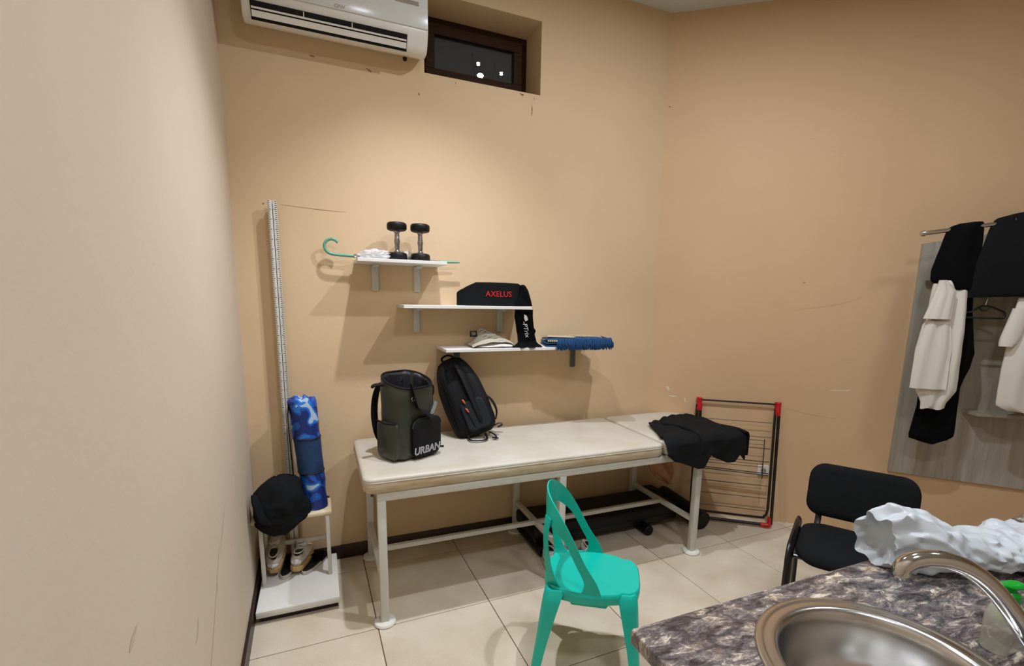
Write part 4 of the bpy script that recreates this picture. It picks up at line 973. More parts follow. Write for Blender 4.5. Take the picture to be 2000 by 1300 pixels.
# ------------------------------------------------------------------ clothes airer leaning on the right wall
def build_airer():
    t = thing('clothes_airer', 'folded black wire clothes airer with red corner caps leaning on the wall', 'clothes airer', tuple(RW(0.6, 0.12, 0)))
    def A(s, z, o=0.0):           # leaning plane: z is height, offset shrinks towards the top
        return RW(s, 0.150 - 0.125 * z / 0.92 + o, z)
    sl, sr = 0.372, 0.905
    def srr(z): return sr + 0.0 * z
    for s0 in (sl, sr):
        for k, ds in (((0, -0.012), (1, 0.012)) if s0 == sl else ((1, 0.010),)):
            mb = MB(); mb.tube([A(s0 + ds, 0.035, 0.004 * k), A(s0 + ds, 0.86, 0.004 * k)], 0.0105, 12); mb.build('side_tube', M['black_paint'], t)
    mb = MB(); mb.tube([A(sl + .02, 0.025), A(sr - .05, 0.025)], 0.012, 12); mb.build('bottom_tube', M['black_paint'], t)
    mb = MB(); pts = [A(sl + .05, 0.075), A(sr - .08, 0.075), A(sr - .040, 0.085), A(sr - .020, 0.12), A(sr - .016, 0.25), A(sr - .014, 0.86)]; mb.tube(pts, 0.0088, 10); mb.build('inner_tube', M['black_paint'], t)
    mb = MB(); mb.tube([A(sl, 0.895), A(sr, 0.895)], 0.0065, 10); mb.build('top_tube', M['black_paint'], t)
    for s0 in (sl, sr):
        mb = MB(); mb.tube([A(s0, 0.815), A(s0, 0.83), A(s0, 0.88), A(s0, 0.905), A(s0, 0.912)], [0.021, 0.024, 0.022, 0.025, 0.021], 14, flat=(1, .75)); lab(mb.build('corner_cap', M['red_plastic'], t), 'red plastic corner cap')
        s1 = s0 - 0.06 if s0 > .6 else s0 + 0.06
        mb = MB(); mb.tube([A(s1, 0.024), A(s0 - (0.012 if s0 > .6 else -0.012), 0.024), A(s0, 0.036), A(s0, 0.085)], [0.015, 0.017, 0.017, 0.014], 12); lab(mb.build('corner_cap', M['red_plastic'], t), 'red plastic corner foot')
    for z in (0.76, 0.655, 0.575, 0.48, 0.305, 0.215, 0.125):
        mb = MB(); mb.tube([A(sl + .012, z), A(sr - .03, z)], 0.0022, 6); mb.build('wire', M['black_paint'], t)
    for z in (0.395, 0.383):
        mb = MB(); mb.tube([A(sl + .012, z + .01), A(sr - .06, z), A(sr - .03, z + 0.0)], 0.0035, 6); mb.build('hinge_rod', M['black_paint'], t)
    for z in (0.635, 0.605, 0.465, 0.445):
        mb = MB(); mb.tube([A(sl + .05, z, .02), A(sr - .075, z, .02)], 0.002, 6); mb.build('wing_wire', M['black_paint'], t)
    for s0 in (sl + .05, sr - .075):
        mb = MB(); mb.tube([A(s0, 0.645, .02), A(s0, 0.36, .02)], 0.003, 6); mb.build('wing_frame', M['black_paint'], t)
build_airer()
def build_socket():
    t = thing('wall_socket', 'white wall socket low on the right wall behind the clothes airer', 'socket', tuple(RW(0.86, 0, 0.385)))
    mb = MB(); mb.loft([[RW(0.86 + a, o, 0.388 + b) for a, b in rrect(0.078 * s_, 0.078 * s_, 0.008, 3)] for o, s_ in ((0, 1), (0.008, 1), (0.012, .94))]); mb.build('plate', M['white_plastic'], t)
    mb = MB(); mb.loft([[RW(0.86 + 0.020 * math.cos(a * PI / 10), o, 0.388 + 0.020 * math.sin(a * PI / 10)) for a in range(20)] for o in (0.0122, 0.0135)]); mb.build('recess', M['grey_mark'], t)
    for d in (-0.009, 0.009):
        mb = MB(); mb.loft([[RW(0.86 + d + 0.003 * math.cos(a * PI / 5), o, 0.388 + 0.003 * math.sin(a * PI / 5)) for a in range(10)] for o in (0.0136, 0.0142)]); mb.build('hole', M['dark_gap'], t)
build_socket()

# ------------------------------------------------------------------ green plastic chair
def build_green_chair():
    cx, cy = 1.048, -1.312; F = Vector((0.835, -0.55, 0)).normalized(); Rr = Vector((F.y, -F.x, 0))     # Rr = chair's right... towards the camera
    Rr = Vector((-0.55, -0.835, 0)).normalized()
    def B(f, r, z): return Vector((cx, cy, 0)) + F * f + Rr * r + Vector((0, 0, z))
    t = thing('plastic_chair', 'sea green moulded plastic chair with arched slotted back', 'chair', (cx, cy, 0))
    zs = 0.432
    # seat: plan outline, slightly dished, rolled down edge
    half = [(-0.200, 0.03), (-0.192, 0.085), (-0.178, 0.125), (-0.150, 0.150), (-0.11, 0.168), (-0.06, 0.180), (0.0, 0.182), (0.06, 0.172), (0.115, 0.158), (0.128, 0.150), (0.134, 0.140), (0.165, 0.138), (0.192, 0.120), (0.205, 0.09), (0.210, 0.04)]
    out = half + [(f, -r) for f, r in reversed(half)]
    c_ = [(f * 0.86, r * 0.84) for f, r in out]
    rings = [[B(f * 0.985, r * 0.985, zs - 0.045) for f, r in out], [B(f, r, zs - 0.020) for f, r in out], [B(f * .995, r * .99, zs - 0.006) for f, r in out], [B(f * .97, r * .965, zs) for f, r in out], [B(f * .8, r * .8, zs - 0.003) for f, r in out], [B(f * .4, r * .4, zs - 0.008) for f, r in out]]
    under = [[B(f * .4, r * .4, zs - 0.016) for f, r in out], [B(f * .93, r * .93, zs - 0.014) for f, r in out], [B(f * .955, r * .955, zs - 0.045) for f, r in out]]
    mb = MB(); mb.loft(rings + under, cap=False, closed=False)
    bm = mb.bm; bm.verts.ensure_lookup_table(); n = len(out)
    bm.faces.new([bm.verts[5 * n + k] for k in range(n)]); bm.faces.new([bm.verts[6 * n + k] for k in range(n)])
    # the two open borders (outer hem and inner hem) are joined
    for k in range(n):
        bm.faces.new((bm.verts[k], bm.verts[(k + 1) % n], bm.verts[8 * n + (k + 1) % n], bm.verts[8 * n + k]))
    # remove wall between ring 5 and 6 (both centre patches)
    mb.build('seat', M['green'], t, ang=50)
    # legs: tapered angled channels splaying outward
    for fs, rs in ((1, 1), (1, -1), (-1, 1), (-1, -1)):
        tf, tr = (0.155 if fs > 0 else 0.145) * fs, (0.112 if fs > 0 else 0.138) * rs
        ft, rt_ = (0.212 if fs > 0 else 0.222) * fs, (0.185 if fs > 0 else 0.205) * rs
        rings = []
        for i in range(10):
            v = max(0, (i - 1) / 8); z = (zs - 0.016) * (1 - v) if i else zs - 0.006; k = v ** 0.9
            f = tf + (ft - tf) * k; r = tr + (rt_ - tr) * k; w_ = interp([(0, 0.050), (0.15, 0.045), (0.5, 0.031), (1, 0.021)], v)[0] if i else 0.040
            # L shaped channel cross section opening inward
            th = 0.010
            L = [(w_, -w_), (w_, w_ * .35), (w_ * .75, w_ * .75), (w_ * .35, w_), (-w_, w_), (-w_, w_ - th), (w_ * .3, w_ - th), (w_ - th, w_ * .3), (w_ - th, -w_)]
            rings.append([B(f + a * fs * .8, r + b * rs * .8, z) for a, b in L])
        mb = MB(); mb.loft(rings); mb.build('leg', M['green'], t, ang=40)
    for rs in (1, -1):
        mb = MB(); mb.loft([[B(f, rs * 0.158 + o, z) for f, z in ((-0.09, zs - .03), (0.09, zs - .03), (0.07, zs - .062), (-0.07, zs - .062))] for o in (-0.005, 0.005)]); mb.build('apron', M['green'], t)
    for fs in (1, -1):
        mb = MB(); mb.loft([[B(fs * 0.175 + o, r, z) for r, z in ((-0.09, zs - .03), (0.09, zs - .03), (0.06, zs - .066), (-0.06, zs - .066))] for o in (-0.005, 0.005)]); mb.build('apron', M['green'], t)
    # back: a bent shell. strip() fills between an outer and an inner edge curve, with thickness
    def strip(name, ea, eb, th=0.009, k=6, mirror=False):
        A_, _ = smooth_path([Vector(p) for p in ea], 0, k); C_, _ = smooth_path([Vector(p) for p in eb], 0, k)
        rings = []; m = len(A_)
        for i in range(m):
            a, c = A_[i], C_[i]; mid = (a + c) / 2
            tg = ((A_[min(i + 1, m - 1)] + C_[min(i + 1, m - 1)]) - (A_[max(i - 1, 0)] + C_[max(i - 1, 0)])).normalized()
            sd = (a - c).normalized(); nr = tg.cross(sd).normalized() * th
            pts = [a + nr * .3, mid + nr * .55, c + nr * .3, c - nr * .3, mid - nr * .45, a - nr * .3]
            rings.append([B(p.x, p.y, p.z) for p in pts])
        mb = MB(); mb.loft(rings); return mb.build(name, M['green'], t, ang=60)
    o_r = [(0.050, 0.170, zs - 0.010), (0.030, 0.170, 0.475), (-0.022, 0.166, 0.555), (-0.080, 0.158, 0.665), (-0.130, 0.142, 0.745), (-0.172, 0.105, 0.795), (-0.194, 0.055, 0.817), (-0.200, 0.0, 0.823)]
    i_r = [(-0.035, 0.172, zs - 0.010), (-0.022, 0.170, 0.475), (-0.060, 0.165, 0.550), (-0.105, 0.156, 0.632), (-0.155, 0.140, 0.680), (-0.186, 0.105, 0.705), (-0.196, 0.055, 0.716), (-0.198, 0.0, 0.718)]
    full_o = o_r + [(f, -r, z) for f, r, z in reversed(o_r[:-1])]; full_i = i_r + [(f, -r, z) for f, r, z in reversed(i_r[:-1])]
    strip('back_arch', full_o, full_i)
    for rs in (1, -1):
        strip('rear_post', [(-0.168, 0.138 * rs, 0.720), (-0.178, 0.146 * rs, 0.645), (-0.165, 0.150 * rs, 0.54), (-0.135, 0.150 * rs, 0.455), (-0.105, 0.145 * rs, zs - 0.012)],
              [(-0.194, 0.095 * rs, 0.720), (-0.198, 0.118 * rs, 0.645), (-0.190, 0.130 * rs, 0.54), (-0.178, 0.130 * rs, 0.455), (-0.180, 0.115 * rs, zs - 0.012)])
build_green_chair()

# ------------------------------------------------------------------ black visitor chair
def build_visitor():
    cx, cy = 2.300, -1.640; th = math.radians(212)
    F = Vector((math.cos(th), math.sin(th), 0)); Lf = Vector((-math.sin(th), math.cos(th), 0))
    def B(f, l, z): return Vector((cx, cy, 0)) + F * f + Lf * l + Vector((0, 0, z))
    t = thing('visitor_chair', 'black upholstered visitor chair on tube frame by the right wall', 'chair', (cx, cy, 0))
    mb = MB(); rings = []
    for ins, z in ((0.03, 0.428), (0.008, 0.436), (0.0, 0.452), (0.006, 0.470), (0.03, 0.482), (0.07, 0.486)):
        ring = []
        for a, b in rrect(0.42 - 2 * ins, 0.475 - 2 * ins, 0.10 - ins * .5, 8):
            ring.append(B(a + 0.01 , b, z - 0.020 * max(0, a / 0.2) ** 3))
        rings.append(ring)
    mb.loft(rings); mb.build('seat', M['black_cloth2'], t, ang=60)
    # backrest, curved and leaning
    mb = MB(); rings = []
    for o, ins in ((0.030, 0.02), (0.022, 0.0), (-0.006, 0.0), (-0.018, 0.010), (-0.022, 0.035)):
        ring = []
        for a, b in rrect(0.465 - 2 * ins, 0.256 - 2 * ins, 0.070, 8):
            z = 0.646 + b; f = -0.215 - (z - 0.55) * 0.28 + 0.5 * a * a - o
            ring.append(B(f, a * 1.0, z))
        rings.append(ring)
    mb.loft(rings); mb.build('backrest', M['black_cloth2'], t, ang=60)
    for s in (1, -1):
        mb = MB(); l = 0.252 * s
        pts = [B(0.235, l, 0.0), B(0.205, l, 0.36), B(0.195, l, 0.425), B(0.168, l, 0.458), B(0.12, l, 0.466), B(-0.13, l, 0.466), B(-0.175, l, 0.457), B(-0.205, l, 0.42), B(-0.27, l, 0.0)]
        mb.tube(pts, 0.0200, 12, flat=(0.62, 1.2)); mb.build('side_frame', M['black_paint'], t, ang=60)
        mb = MB(); mb.tube([B(-0.165, 0.17 * s, 0.445), B(-0.215, 0.17 * s, 0.50), B(-0.236, 0.17 * s, 0.60)], 0.012, 10, flat=(1.2, .6)); mb.build('back_support', M['black_paint'], t)
    for f in (0.17, -0.16):
        mb = MB(); mb.tube([B(f, -0.25, 0.425), B(f, 0.25, 0.425)], 0.010, 10); mb.build('crossbar', M['black_paint'], t)
build_visitor()

# ------------------------------------------------------------------ hanging panel with rail on the right wall
def build_panel():
    t = thing('coat_rack', 'grey wood-grain coat panel with rail and small ledge on the right wall', 'coat rack', tuple(RW(2.1, 0, 0.45)))
    s1 = 2.85
    def zt(s): return 2.005 + 0.16 * (s - 1.647)
    def zb(s): return 0.474 - 0.055 * (s - 1.647)
    mb = MB(); mb.loft([[RW(1.647, o, zb(1.647)), RW(s1, o, zb(s1)), RW(s1, o, zt(s1)), RW(1.647, o, zt(1.647))] for o in (0.0, 0.018)]); mb.build('board', M['panel_wood'], t, smooth=False)
    o_ = 0.30
    def zr(s): return 2.031 + 0.135 * (s - 1.507)
    mb = MB(); mb.tube([RW(1.515, o_, zr(1.515)), RW(s1, o_, zr(s1))], 0.0125, 14); mb.build('rail', M['chrome'], t)
    mb = MB(); mb.tube([RW(1.500, o_, zr(1.5)), RW(1.505, o_, zr(1.505)), RW(1.522, o_, zr(1.522))], [0.010, 0.017, 0.017], 14); mb.build('end_cap', M['steel'], t)
    for s in (1.75, 2.70):
        mb = MB(); mb.tube([RW(s, 0.018, zt(1.7) - 0.05 + .16 * (s - 1.7)), RW(s, 0.20, zt(1.7) - 0.03 + .16 * (s - 1.7)), RW(s, o_, zr(s) - 0.008)], 0.008, 8); mb.build('rail_bracket', M['steel'], t)
    mb = MB(); mb.loft([[RW(2.005, 0.018, z), RW(s1, 0.018, z), RW(s1, 0.14, z), RW(2.03, 0.14, z)] for z in (0.925, 0.945)]); mb.build('ledge', M['panel_wood'], t, smooth=False)
build_panel()
def garment(name, label, tab, m, off=0.30, th=0.03, folds=6, amp=0.18, n=44, seed=0, nr=40, cat='clothing', extra=None):
    """hanging cloth body: tab rows (z, s_left, s_right, off, thickness)"""
    t = thing(name, label, cat, tuple(RW((tab[0][1] + tab[0][2]) / 2, off, tab[0][0])))
    rings = []; z0, z1 = tab[0][0], tab[-1][0]
    for i in range(nr + 1):
        z = z0 + (z1 - z0) * i / nr; a, b, o, h = interp(tab, z); c = (a + b) / 2; hw = (b - a) / 2
        ring = []
        for k in range(n):
            an = 2 * PI * k / n; u = math.cos(an); v = math.sin(an)
            env = 0.25 + 0.75 * (1 - abs(u) ** 3)
            rip = 1 + amp * 2.6 * math.sin(u * folds + seed + 0.5 * math.sin(z * 7)) * env + amp * nz((u * 2.2, z * 5, seed))
            ring.append(RW(c + hw * u * (1 + .02 * nz((z * 14, v, seed))), o + h * math.copysign(abs(v) ** .8, v) * rip, z + 0.006 * math.sin(u * folds * .7 + seed) * (1 if i in (0,) else 0)))
        rings.append(ring)
    mb = MB(); mb.loft(rings); mb.build('cloth', m, t, ang=75)
    if extra: extra(t)
    return t
garment('hanging_trousers', 'black folded trousers hung over the rail end, left of the wide black garment',
        [(1.700, 1.69, 1.80, .30, .020), (1.712, 1.645, 1.815, .30, .026), (1.76, 1.588, 1.822, .30, .03), (1.82, 1.584, 1.82, .30, .03), (1.98, 1.618, 1.815, .30, .030), (2.045, 1.630, 1.812, .30, .030), (2.068, 1.645, 1.808, .30, .028), (2.088, 1.70, 1.806, .30, .020), (2.094, 1.76, 1.80, .30, .006)],
        M['black_cloth'], folds=4, seed=1)
garment('hanging_skirt', 'wide black garment folded over the rail at the right frame edge',
        [(1.668, 1.783, 2.40, .31, .02), (1.69, 1.780, 2.40, .31, .03), (1.84, 1.79, 2.38, .31, .034), (1.97, 1.815, 2.36, .31, .030), (2.08, 1.845, 2.34, .30, .032), (2.108, 1.86, 2.32, .30, .030), (2.135, 1.95, 2.30, .30, .028), (2.16, 2.08, 2.30, .30, .02)],
        M['black_cloth2'], folds=5, seed=2, amp=.1)
def sleeve(t):
    tab = [(1.10, 1.556, 1.735), (1.112, 1.553, 1.738), (1.35, 1.548, 1.735), (1.50, 1.570, 1.71), (1.53, 1.585, 1.69)]
    mb = MB(); rings = []
    for i in range(16):
        z = 1.112 + 0.41 * i / 15; a, b = interp(tab, z); 
        rings.append([RW((a + b) / 2 + (b - a) / 2 * math.cos(q * PI / 12), 0.332 + 0.016 * math.copysign(abs(math.sin(q * PI / 12)) ** .5, math.sin(q * PI / 12)) + 0.007 * math.sin(q * 1.5 + z * 6), z ) for q in range(24)])
    mb.loft(rings); mb.build('sleeve', M['shirt'], t, ang=70)
    mb = MB(); rings = []
    for i in range(12):
        z = 1.535 + 0.225 * i / 11; a, b = interp([(1.535, 1.557, 1.70), (1.60, 1.575, 1.70), (1.70, 1.598, 1.70), (1.765, 1.612, 1.64)], z)
        rings.append([RW((a + b) / 2 + (b - a) / 2 * math.cos(q * PI / 12), 0.352 + 0.024 * math.sin(q * PI / 12) * (1 + .25 * math.sin(q * 2)), z) for q in range(24)])
    mb.loft(rings); mb.build('sleeve_cuff', M['shirt'], t, ang=70)
garment('white_shirt', 'off-white shirt with wide sleeve hanging at the left end of the rail',
        [(0.985, 1.640, 1.765, .30, .012), (1.02, 1.638, 1.768, .30, .018), (1.10, 1.60, 1.812, .30, .024), (1.13, 1.60, 1.812, .30, .028), (1.45, 1.60, 1.80, .30, .034), (1.60, 1.60, 1.79, .30, .034), (1.72, 1.605, 1.78, .30, .03), (1.76, 1.612, 1.77, .30, .02)],
        M['shirt'], folds=7, seed=3, extra=sleeve)
garment('long_black_garment', 'long black garment hanging behind the off-white shirt',
        [(0.745, 1.72, 1.80, .215, .012), (0.757, 1.645, 1.835, .215, .02), (0.80, 1.640, 1.885, .215, .024), (0.98, 1.66, 1.878, .215, .026), (1.12, 1.66, 1.872, .215, .028), (1.24, 1.66, 1.905, .215, .03), (1.33, 1.66, 1.915, .215, .03), (1.60, 1.66, 1.862, .22, .028), (1.80, 1.66, 1.84, .23, .02)],
        M['black_cloth'], off=.215, folds=5, seed=4)
def shirt2_extra(t):
    mb = MB(); rings = []
    for i in range(10):
        z = 1.385 + 0.22 * i / 9; a, b = interp([(1.385, 1.965, 2.035), (1.42, 1.962, 2.06), (1.60, 2.00, 2.09)], z)
        rings.append([RW((a + b) / 2 + (b - a) / 2 * math.cos(q * PI / 12), 0.330 + 0.024 * math.sin(q * PI / 12), z) for q in range(24)])
    mb.loft(rings); mb.build('sleeve', M['shirt'], t, ang=70)
garment('white_shirt', 'off-white shirt hanging under the wide black garment at the right frame edge',
        [(0.995, 2.085, 2.35, .30, .012), (1.03, 2.02, 2.36, .30, .02), (1.19, 2.015, 2.36, .30, .03), (1.40, 2.02, 2.35, .30, .034), (1.56, 2.025, 2.34, .30, .034), (1.665, 2.035, 2.32, .30, .02)],
        M['shirt'], folds=8, seed=6, extra=shirt2_extra)
def build_hanger():
    t = thing('coat_hanger', 'empty black plastic coat hanger between the two off-white shirts', 'hanger', tuple(RW(1.9, .3, 1.6)))
    o = 0.255
    mb = MB(); mb.tube([RW(1.800, o, 1.548), RW(1.798, o, 1.560), RW(1.815, o, 1.575), RW(1.845, o, 1.580), RW(1.880, o, 1.610), RW(1.905, o, 1.616), RW(1.935, o, 1.612), RW(1.975, o, 1.595), RW(2.005, o, 1.580), RW(2.010, o, 1.555), RW(2.000, o, 1.545)], 0.006, 8); mb.build('shoulder', M['black'], t)
    mb = MB(); mb.tube([RW(1.800, o, 1.546), RW(2.005, o, 1.545)], 0.005, 8); mb.build('trouser_bar', M['black'], t)
    mb = MB(); mb.tube([RW(1.880, o, 1.604), RW(1.895, o, 1.590), RW(1.915, o, 1.590), RW(1.930, o, 1.604)], 0.004, 8); mb.build('loop', M['black'], t)
    mb = MB(); mb.tube([RW(1.905, o, 1.614), RW(1.912, o, 1.66), RW(1.92, o, 1.78), RW(1.935, o, 1.98), RW(1.94, 0.275, 2.085), RW(1.94, 0.30, 2.110), RW(1.94, 0.325, 2.100)], 0.003, 8); mb.build('hook', M['steel'], t)
build_hanger()

# ------------------------------------------------------------------ counter with sink, tap and things on it
CT = 0.865
SX, SY = 1.035, -2.475
def build_counter():
    t = thing('countertop', 'dark streaked stone-look countertop in the right foreground', 'countertop', (1.9, -2.47, CT))
    x0, x1, y0, y1 = 0.622, 3.3, -2.79, -2.172
    bm = bmesh.new(); n = 48
    outer = [bm.verts.new((a, b, CT)) for a, b in ((x0, y0), (x1, y0), (x1, y1), (x0, y1))]
    inner = [bm.verts.new((SX + 0.218 * math.cos(2 * PI * k / n), SY + 0.218 * math.sin(2 * PI * k / n), CT)) for k in range(n)]
    es = [bm.edges.new((outer[i], outer[(i + 1) % 4])) for i in range(4)] + [bm.edges.new((inner[i], inner[(i + 1) % n])) for i in range(n)]
    bmesh.ops.triangle_fill(bm, edges=es, use_beauty=True, use_dissolve=False)
    bad = [f for f in bm.faces if (f.calc_center_median().xy - Vector((SX, SY))).length < 0.2 and all(v in inner for v in f.verts)]
    bmesh.ops.delete(bm, geom=bad, context='FACES_ONLY')
    r = bmesh.ops.extrude_face_region(bm, geom=list(bm.faces)); vs = [v for v in r['geom'] if isinstance(v, bmesh.types.BMVert)]
    bmesh.ops.translate(bm, vec=(0, 0, -0.038), verts=vs)
    mb = MB(); mb.bm.free(); mb.bm = bm
    bo = mb.build('slab', M['marble'], t, smooth=True, ang=30, mods=(('BEVEL', dict(width=0.005, segments=3, limit_method='ANGLE', angle_limit=math.radians(50))),))
    t2 = thing('sink_cabinet', 'beige cabinet carcass supporting the dark countertop', 'cabinet', (1.9, -2.47, 0))
    mb = MB(); mb.b2((0.66, -2.72, 0.08), (0.678, -2.22, 0.826)); mb.build('side_panel', M['cabinet'], t2, smooth=False)
    mb = MB(); mb.b2((3.24, -2.72, 0.08), (3.258, -2.22, 0.826)); mb.build('side_panel', M['cabinet'], t2, smooth=False)
    mb = MB(); mb.b2((0.678, -2.236, 0.08), (3.24, -2.22, 0.826)); mb.build('back_panel', M['cabinet'], t2, smooth=False)
    mb = MB(); mb.b2((0.678, -2.72, 0.08), (3.24, -2.24, 0.098)); mb.build('bottom_panel', M['cabinet'], t2, smooth=False)
    for i in range(4):
        xa = 0.664 + i * 0.65; mb = MB(); mb.b2((xa, -2.742, 0.09), (xa + 0.642, -2.722, 0.820), bev=0.002); d = mb.build('door', M['cabinet'], t2)
        mb = MB(); mb.tube([(xa + 0.58, -2.742, 0.70), (xa + 0.58, -2.765, 0.70), (xa + 0.58, -2.765, 0.58), (xa + 0.58, -2.742, 0.58)], 0.005, 8); mb.build('handle', M['steel'], d)
    for x in (0.70, 3.2):
        for y in (-2.68, -2.26):
            mb = MB(); mb.lathe([(0.001, 0), (0.022, 0), (0.018, 0.02), (0.018, 0.08), (0.001, 0.08)], (x, y, 0), 14, cap=False); mb.build('foot', M['black'], t2)
build_counter()
def build_sink():
    t = thing('sink', 'round stainless steel sink set in the countertop', 'sink', (SX, SY, CT))
    prof = [(0.246, 0.0006), (0.2455, 0.003), (0.240, 0.0055), (0.232, 0.0068), (0.2285, 0.0050), (0.224, 0.0045), (0.214, 0.0062), (0.206, 0.0060), (0.199, 0.0025), (0.194, -0.006), (0.189, -0.03), (0.184, -0.09), (0.176, -0.135), (0.160, -0.156), (0.13, -0.166), (0.045, -0.172), (0.042, -0.178), (0.001, -0.178)]
    full = prof + [(0.001, -0.181), (0.045, -0.181), (0.13, -0.170), (0.162, -0.160), (0.180, -0.137), (0.188, -0.09), (0.193, -0.03), (0.198, -0.006), (0.203, 0.0003), (0.246, 0.0003)]
    mb = MB(); mb.lathe(full, (SX, SY, CT), 72, cap=False); mb.build('bowl', M['steel'], t, ang=60)
    mb = MB(); mb.lathe([(0.036, -0.176), (0.040, -0.170), (0.034, -0.1715), (0.012, -0.1745), (0.001, -0.1745)], (SX, SY, CT), 28, cap=False); mb.build('drain', M['chrome'], t)
build_sink()
def build_tap():
    bx, by = 1.36, -2.62; d = Vector((-0.33, 0.17, 0)).normalized()
    def Q(s, z): return Vector((bx, by, 0)) + d * s + Vector((0, 0, z))
    t = thing('tap', 'chrome swan-neck tap arching over the round sink', 'tap', (bx, by, CT))
    pts = [(0.0, CT + 0.004), (0.018, 0.865 + 0.02), (0.052, 0.91), (0.085, 0.951), (0.125, 1.004), (0.168, 1.052), (0.212, 1.086), (0.255, 1.104), (0.295, 1.108), (0.325, 1.102), (0.343, 1.088), (0.345, 1.072)]
    # smooth
    D = []
    for i in range(len(pts) - 1):
        for k in range(4):
            v = k / 4; p0, p1, p2, p3 = [Vector(pts[max(0, min(len(pts) - 1, i + q))]) for q in (-1, 0, 1, 2)]
            D.append(0.5 * ((2 * p1) + (-p0 + p2) * v + (2 * p0 - 5 * p1 + 4 * p2 - p3) * v * v + (-p0 + 3 * p1 - 3 * p2 + p3) * v ** 3))
    D.append(Vector(pts[-1])); n = len(D)
    mb = MB(); mb.tube([Q(p.x, p.y) for p in D], [0.0190 - 0.0030 * (i / n) for i in range(n)], 20); sp = mb.build('spout', M['chrome'], t, ang=60)
    e = Q(0.345, 1.072)
    mb = MB(); mb.lathe([(0.001, -0.001), (0.009, -0.001), (0.0105, -0.006), (0.009, -0.010), (0.001, -0.010)], e, 18, cap=False); mb.build('aerator', M['steel'], sp)
    mb = MB(); mb.lathe([(0.001, 0), (0.030, 0), (0.030, 0.006), (0.022, 0.012), (0.021, 0.050), (0.001, 0.052)], (bx + 0.012, by - 0.004, CT + 0.0005), 28, cap=False); mb.build('base', M['chrome'], t)
    mb = MB(); mb.tube([(bx + 0.012, by - 0.024, CT + 0.035), (bx + 0.03, by - 0.07, CT + 0.06)], [0.007, 0.006], 12); mb.build('lever', M['chrome'], t)
build_tap()
def build_bottle():
    c = (1.350, -2.520, CT + 0.0005)
    t = thing('soap_bottle', 'clear soap bottle with green pump cap behind the tap', 'bottle', c)
    def ring(w_, d_, r_, z): return [(c[0] + a, c[1] + b, c[2] + z) for a, b in rrect(w_, d_, r_, 6)]
    mb = MB(); mb.loft([ring(.078, .046, .018, 0), ring(.086, .052, .022, 0.006), ring(.086, .052, .022, 0.075), ring(.078, .048, .022, 0.092), ring(.052, .040, .018, 0.104), ring(.034, .032, .0155, 0.110)]); mb.build('body', M['bottle'], t, ang=50)
    mb = MB(); mb.loft([[(x + 0.030, y, z) for x, y, z in ring(.016, .0525, .004, zz)] for zz in (0.050, 0.090)]); lab(mb.build('label_sticker', M['label'], t, smooth=False), 'pale green label')
    cc = (c[0], c[1], c[2] + 0.109)
    mb = MB(); mb.lathe([(0.001, 0), (0.0185, 0), (0.0185, 0.020), (0.014, 0.024), (0.010, 0.028), (0.010, 0.034), (0.001, 0.034)], cc, 24, cap=False); lab(mb.build('cap', M['green_pump'], t), 'green screw cap')
    mb = MB(); z = cc[2] + 0.038
    mb.tube([(c[0] + 0.022, c[1] - 0.006, z), (c[0] + 0.01, c[1] - 0.003, z + 0.001), (c[0] - 0.008, c[1] + 0.002, z + 0.001), (c[0] - 0.032, c[1] + 0.006, z + 0.006)], [0.012, 0.016, 0.014, 0.005], 16, flat=(1, .5)); lab(mb.build('pump_head', M['green_pump'], t), 'green pump head')
build_bottle()
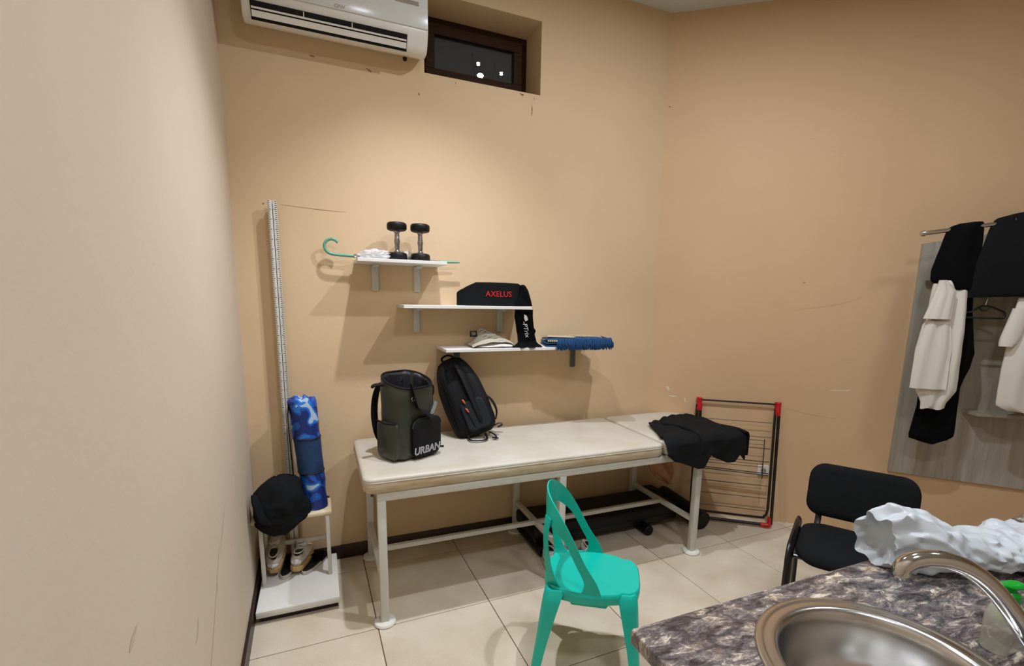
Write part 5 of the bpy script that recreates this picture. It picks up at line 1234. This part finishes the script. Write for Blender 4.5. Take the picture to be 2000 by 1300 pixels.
def build_plastic_bag():
    t = thing('plastic_bag', 'crumpled white plastic bag lying on the countertop by the chair', 'bag', (1.68, -2.25, CT))
    tab = [(1.385, -2.160, 0.066, 0.092, 0.956), (1.395, -2.165, 0.070, 0.098, 0.960), (1.43, -2.185, 0.085, 0.112, 0.972), (1.50, -2.22, 0.095, 0.100, 0.955), (1.58, -2.25, 0.090, 0.068, 0.930), (1.68, -2.27, 0.095, 0.058, 0.921), (1.74, -2.285, 0.092, 0.060, 0.920),
           (1.79, -2.29, 0.085, 0.060, 0.920), (1.85, -2.29, 0.078, 0.058, 0.922), (1.91, -2.28, 0.070, 0.056, 0.921), (1.955, -2.27, 0.045, 0.040, 0.912), (1.97, -2.265, 0.015, 0.015, 0.905)]
    # crumpled film: coarse irregular facets, each facet flat, edges softened by one bevel
    rings = []; n = 30; m = 38; rnd = random.Random(11)
    for i in range(m + 1):
        x = 1.385 + 0.585 * i / m; cy, hd, hz, cz = interp(tab, x); cy -= 0.035; hz *= 0.86; cz = CT + (cz - CT) * 0.88; ring = []
        for k in range(n):
            a = 2 * PI * (k + 0.5 * (i % 2) + rnd.uniform(-.22, .22)) / n; p = Vector((x * 8, math.cos(a) * 1.3, math.sin(a) * 1.3))
            f = 1.12 - 0.42 * abs(nz(p, 0.9, 1)) - 0.34 * abs(nz(p, 2.0, 2)) + rnd.choice((-.10, -.03, .03, .10))
            ring.append((x + 0.052 + rnd.uniform(-.006, .006), cy + hd * math.cos(a) * f, max(cz + hz * math.sin(a) * f, CT + 0.002)))
        rings.append(ring)
    r0 = rings[0]; c0 = sum((Vector(p) for p in r0), Vector()) / n
    rings = [[c0 + (Vector(p) - c0) * 0.75 + Vector((0.045, 0, 0)) for p in r0]] + rings      # open mouth folds inward
    mb = MB(); mb.loft(rings); cl = mb.bm.edges.layers.float.get('crease_edge') or mb.bm.edges.layers.float.new('crease_edge')
    mb.bm.edges.ensure_lookup_table(); mb.bm.verts.index_update()
    for e in mb.bm.edges:
        i0, i1 = e.verts[0].index // n, e.verts[1].index // n
        if i0 == i1 == 1: e[cl] = 0.9
        elif i0 != i1 and rnd.random() < 0.42: e[cl] = rnd.uniform(0.6, 1.0)
        elif i0 == i1 and rnd.random() < 0.16: e[cl] = rnd.uniform(0.5, 0.9)
    mb.build('film', M['bag_film'], t, ang=80, mods=(('SUBSURF', dict(levels=2, render_levels=2)),))
    mb = MB(); mb.tube([(1.830, -2.280, 0.925), (1.850, -2.276, 0.952), (1.885, -2.280, 0.955), (1.905, -2.284, 0.925)], [0.012, 0.018, 0.018, 0.013], 7, flat=(1.2, .7), cr=2); mb.build('tied_handle', M['bag_film'], t)
build_plastic_bag()
def build_tray():
    t = thing('drying_tray', 'dark tray under white textured towel at the right frame edge', 'tray', (2.0, -2.36, CT))
    mb = MB(); mb.box((1.945, -2.368, CT + 0.016), (0.33, 0.16, 0.030), rot=Matrix.Rotation(math.radians(14), 3, 'Z'), bev=0.008); mb.build('body', mat('dark glossy tray', s2l(58, 50, 52), .2), t)
    tw = thing('white_towel', 'white thick textured towel with red patch bunched on the dark tray', 'towel', (2.0, -2.35, CT + .032))
    R_ = Matrix.Rotation(math.radians(14), 3, 'Z')
    def f(u, v):
        p = R_ @ Vector((-0.155 + 0.32 * u, -0.075 + 0.16 * v, 0)); h = 0.020 + 0.014 * math.sin(u * 26 + v * 2) * math.sin(v * PI) + 0.012 * nz((u * 6, v * 5, 2))
        e_ = min(u, 1 - u, v, 1 - v); h *= min(1, e_ * 10 + .25)
        return (1.95 + p.x, -2.365 + p.y, CT + 0.034 + h)
    mb = grid(f, 48, 26); mb.build('cloth', M['white_cloth'], tw, mods=(('SOLIDIFY', dict(thickness=0.010, offset=-1)),))
    b = blob('red_patch', M['red_print'], (1.945, -2.305, CT + 0.066), (0.016, 0.012, 0.008), seed=2, amp=.5, fs=4, sub=3); par(b, tw); lab(b, 'small red patch')
build_tray()
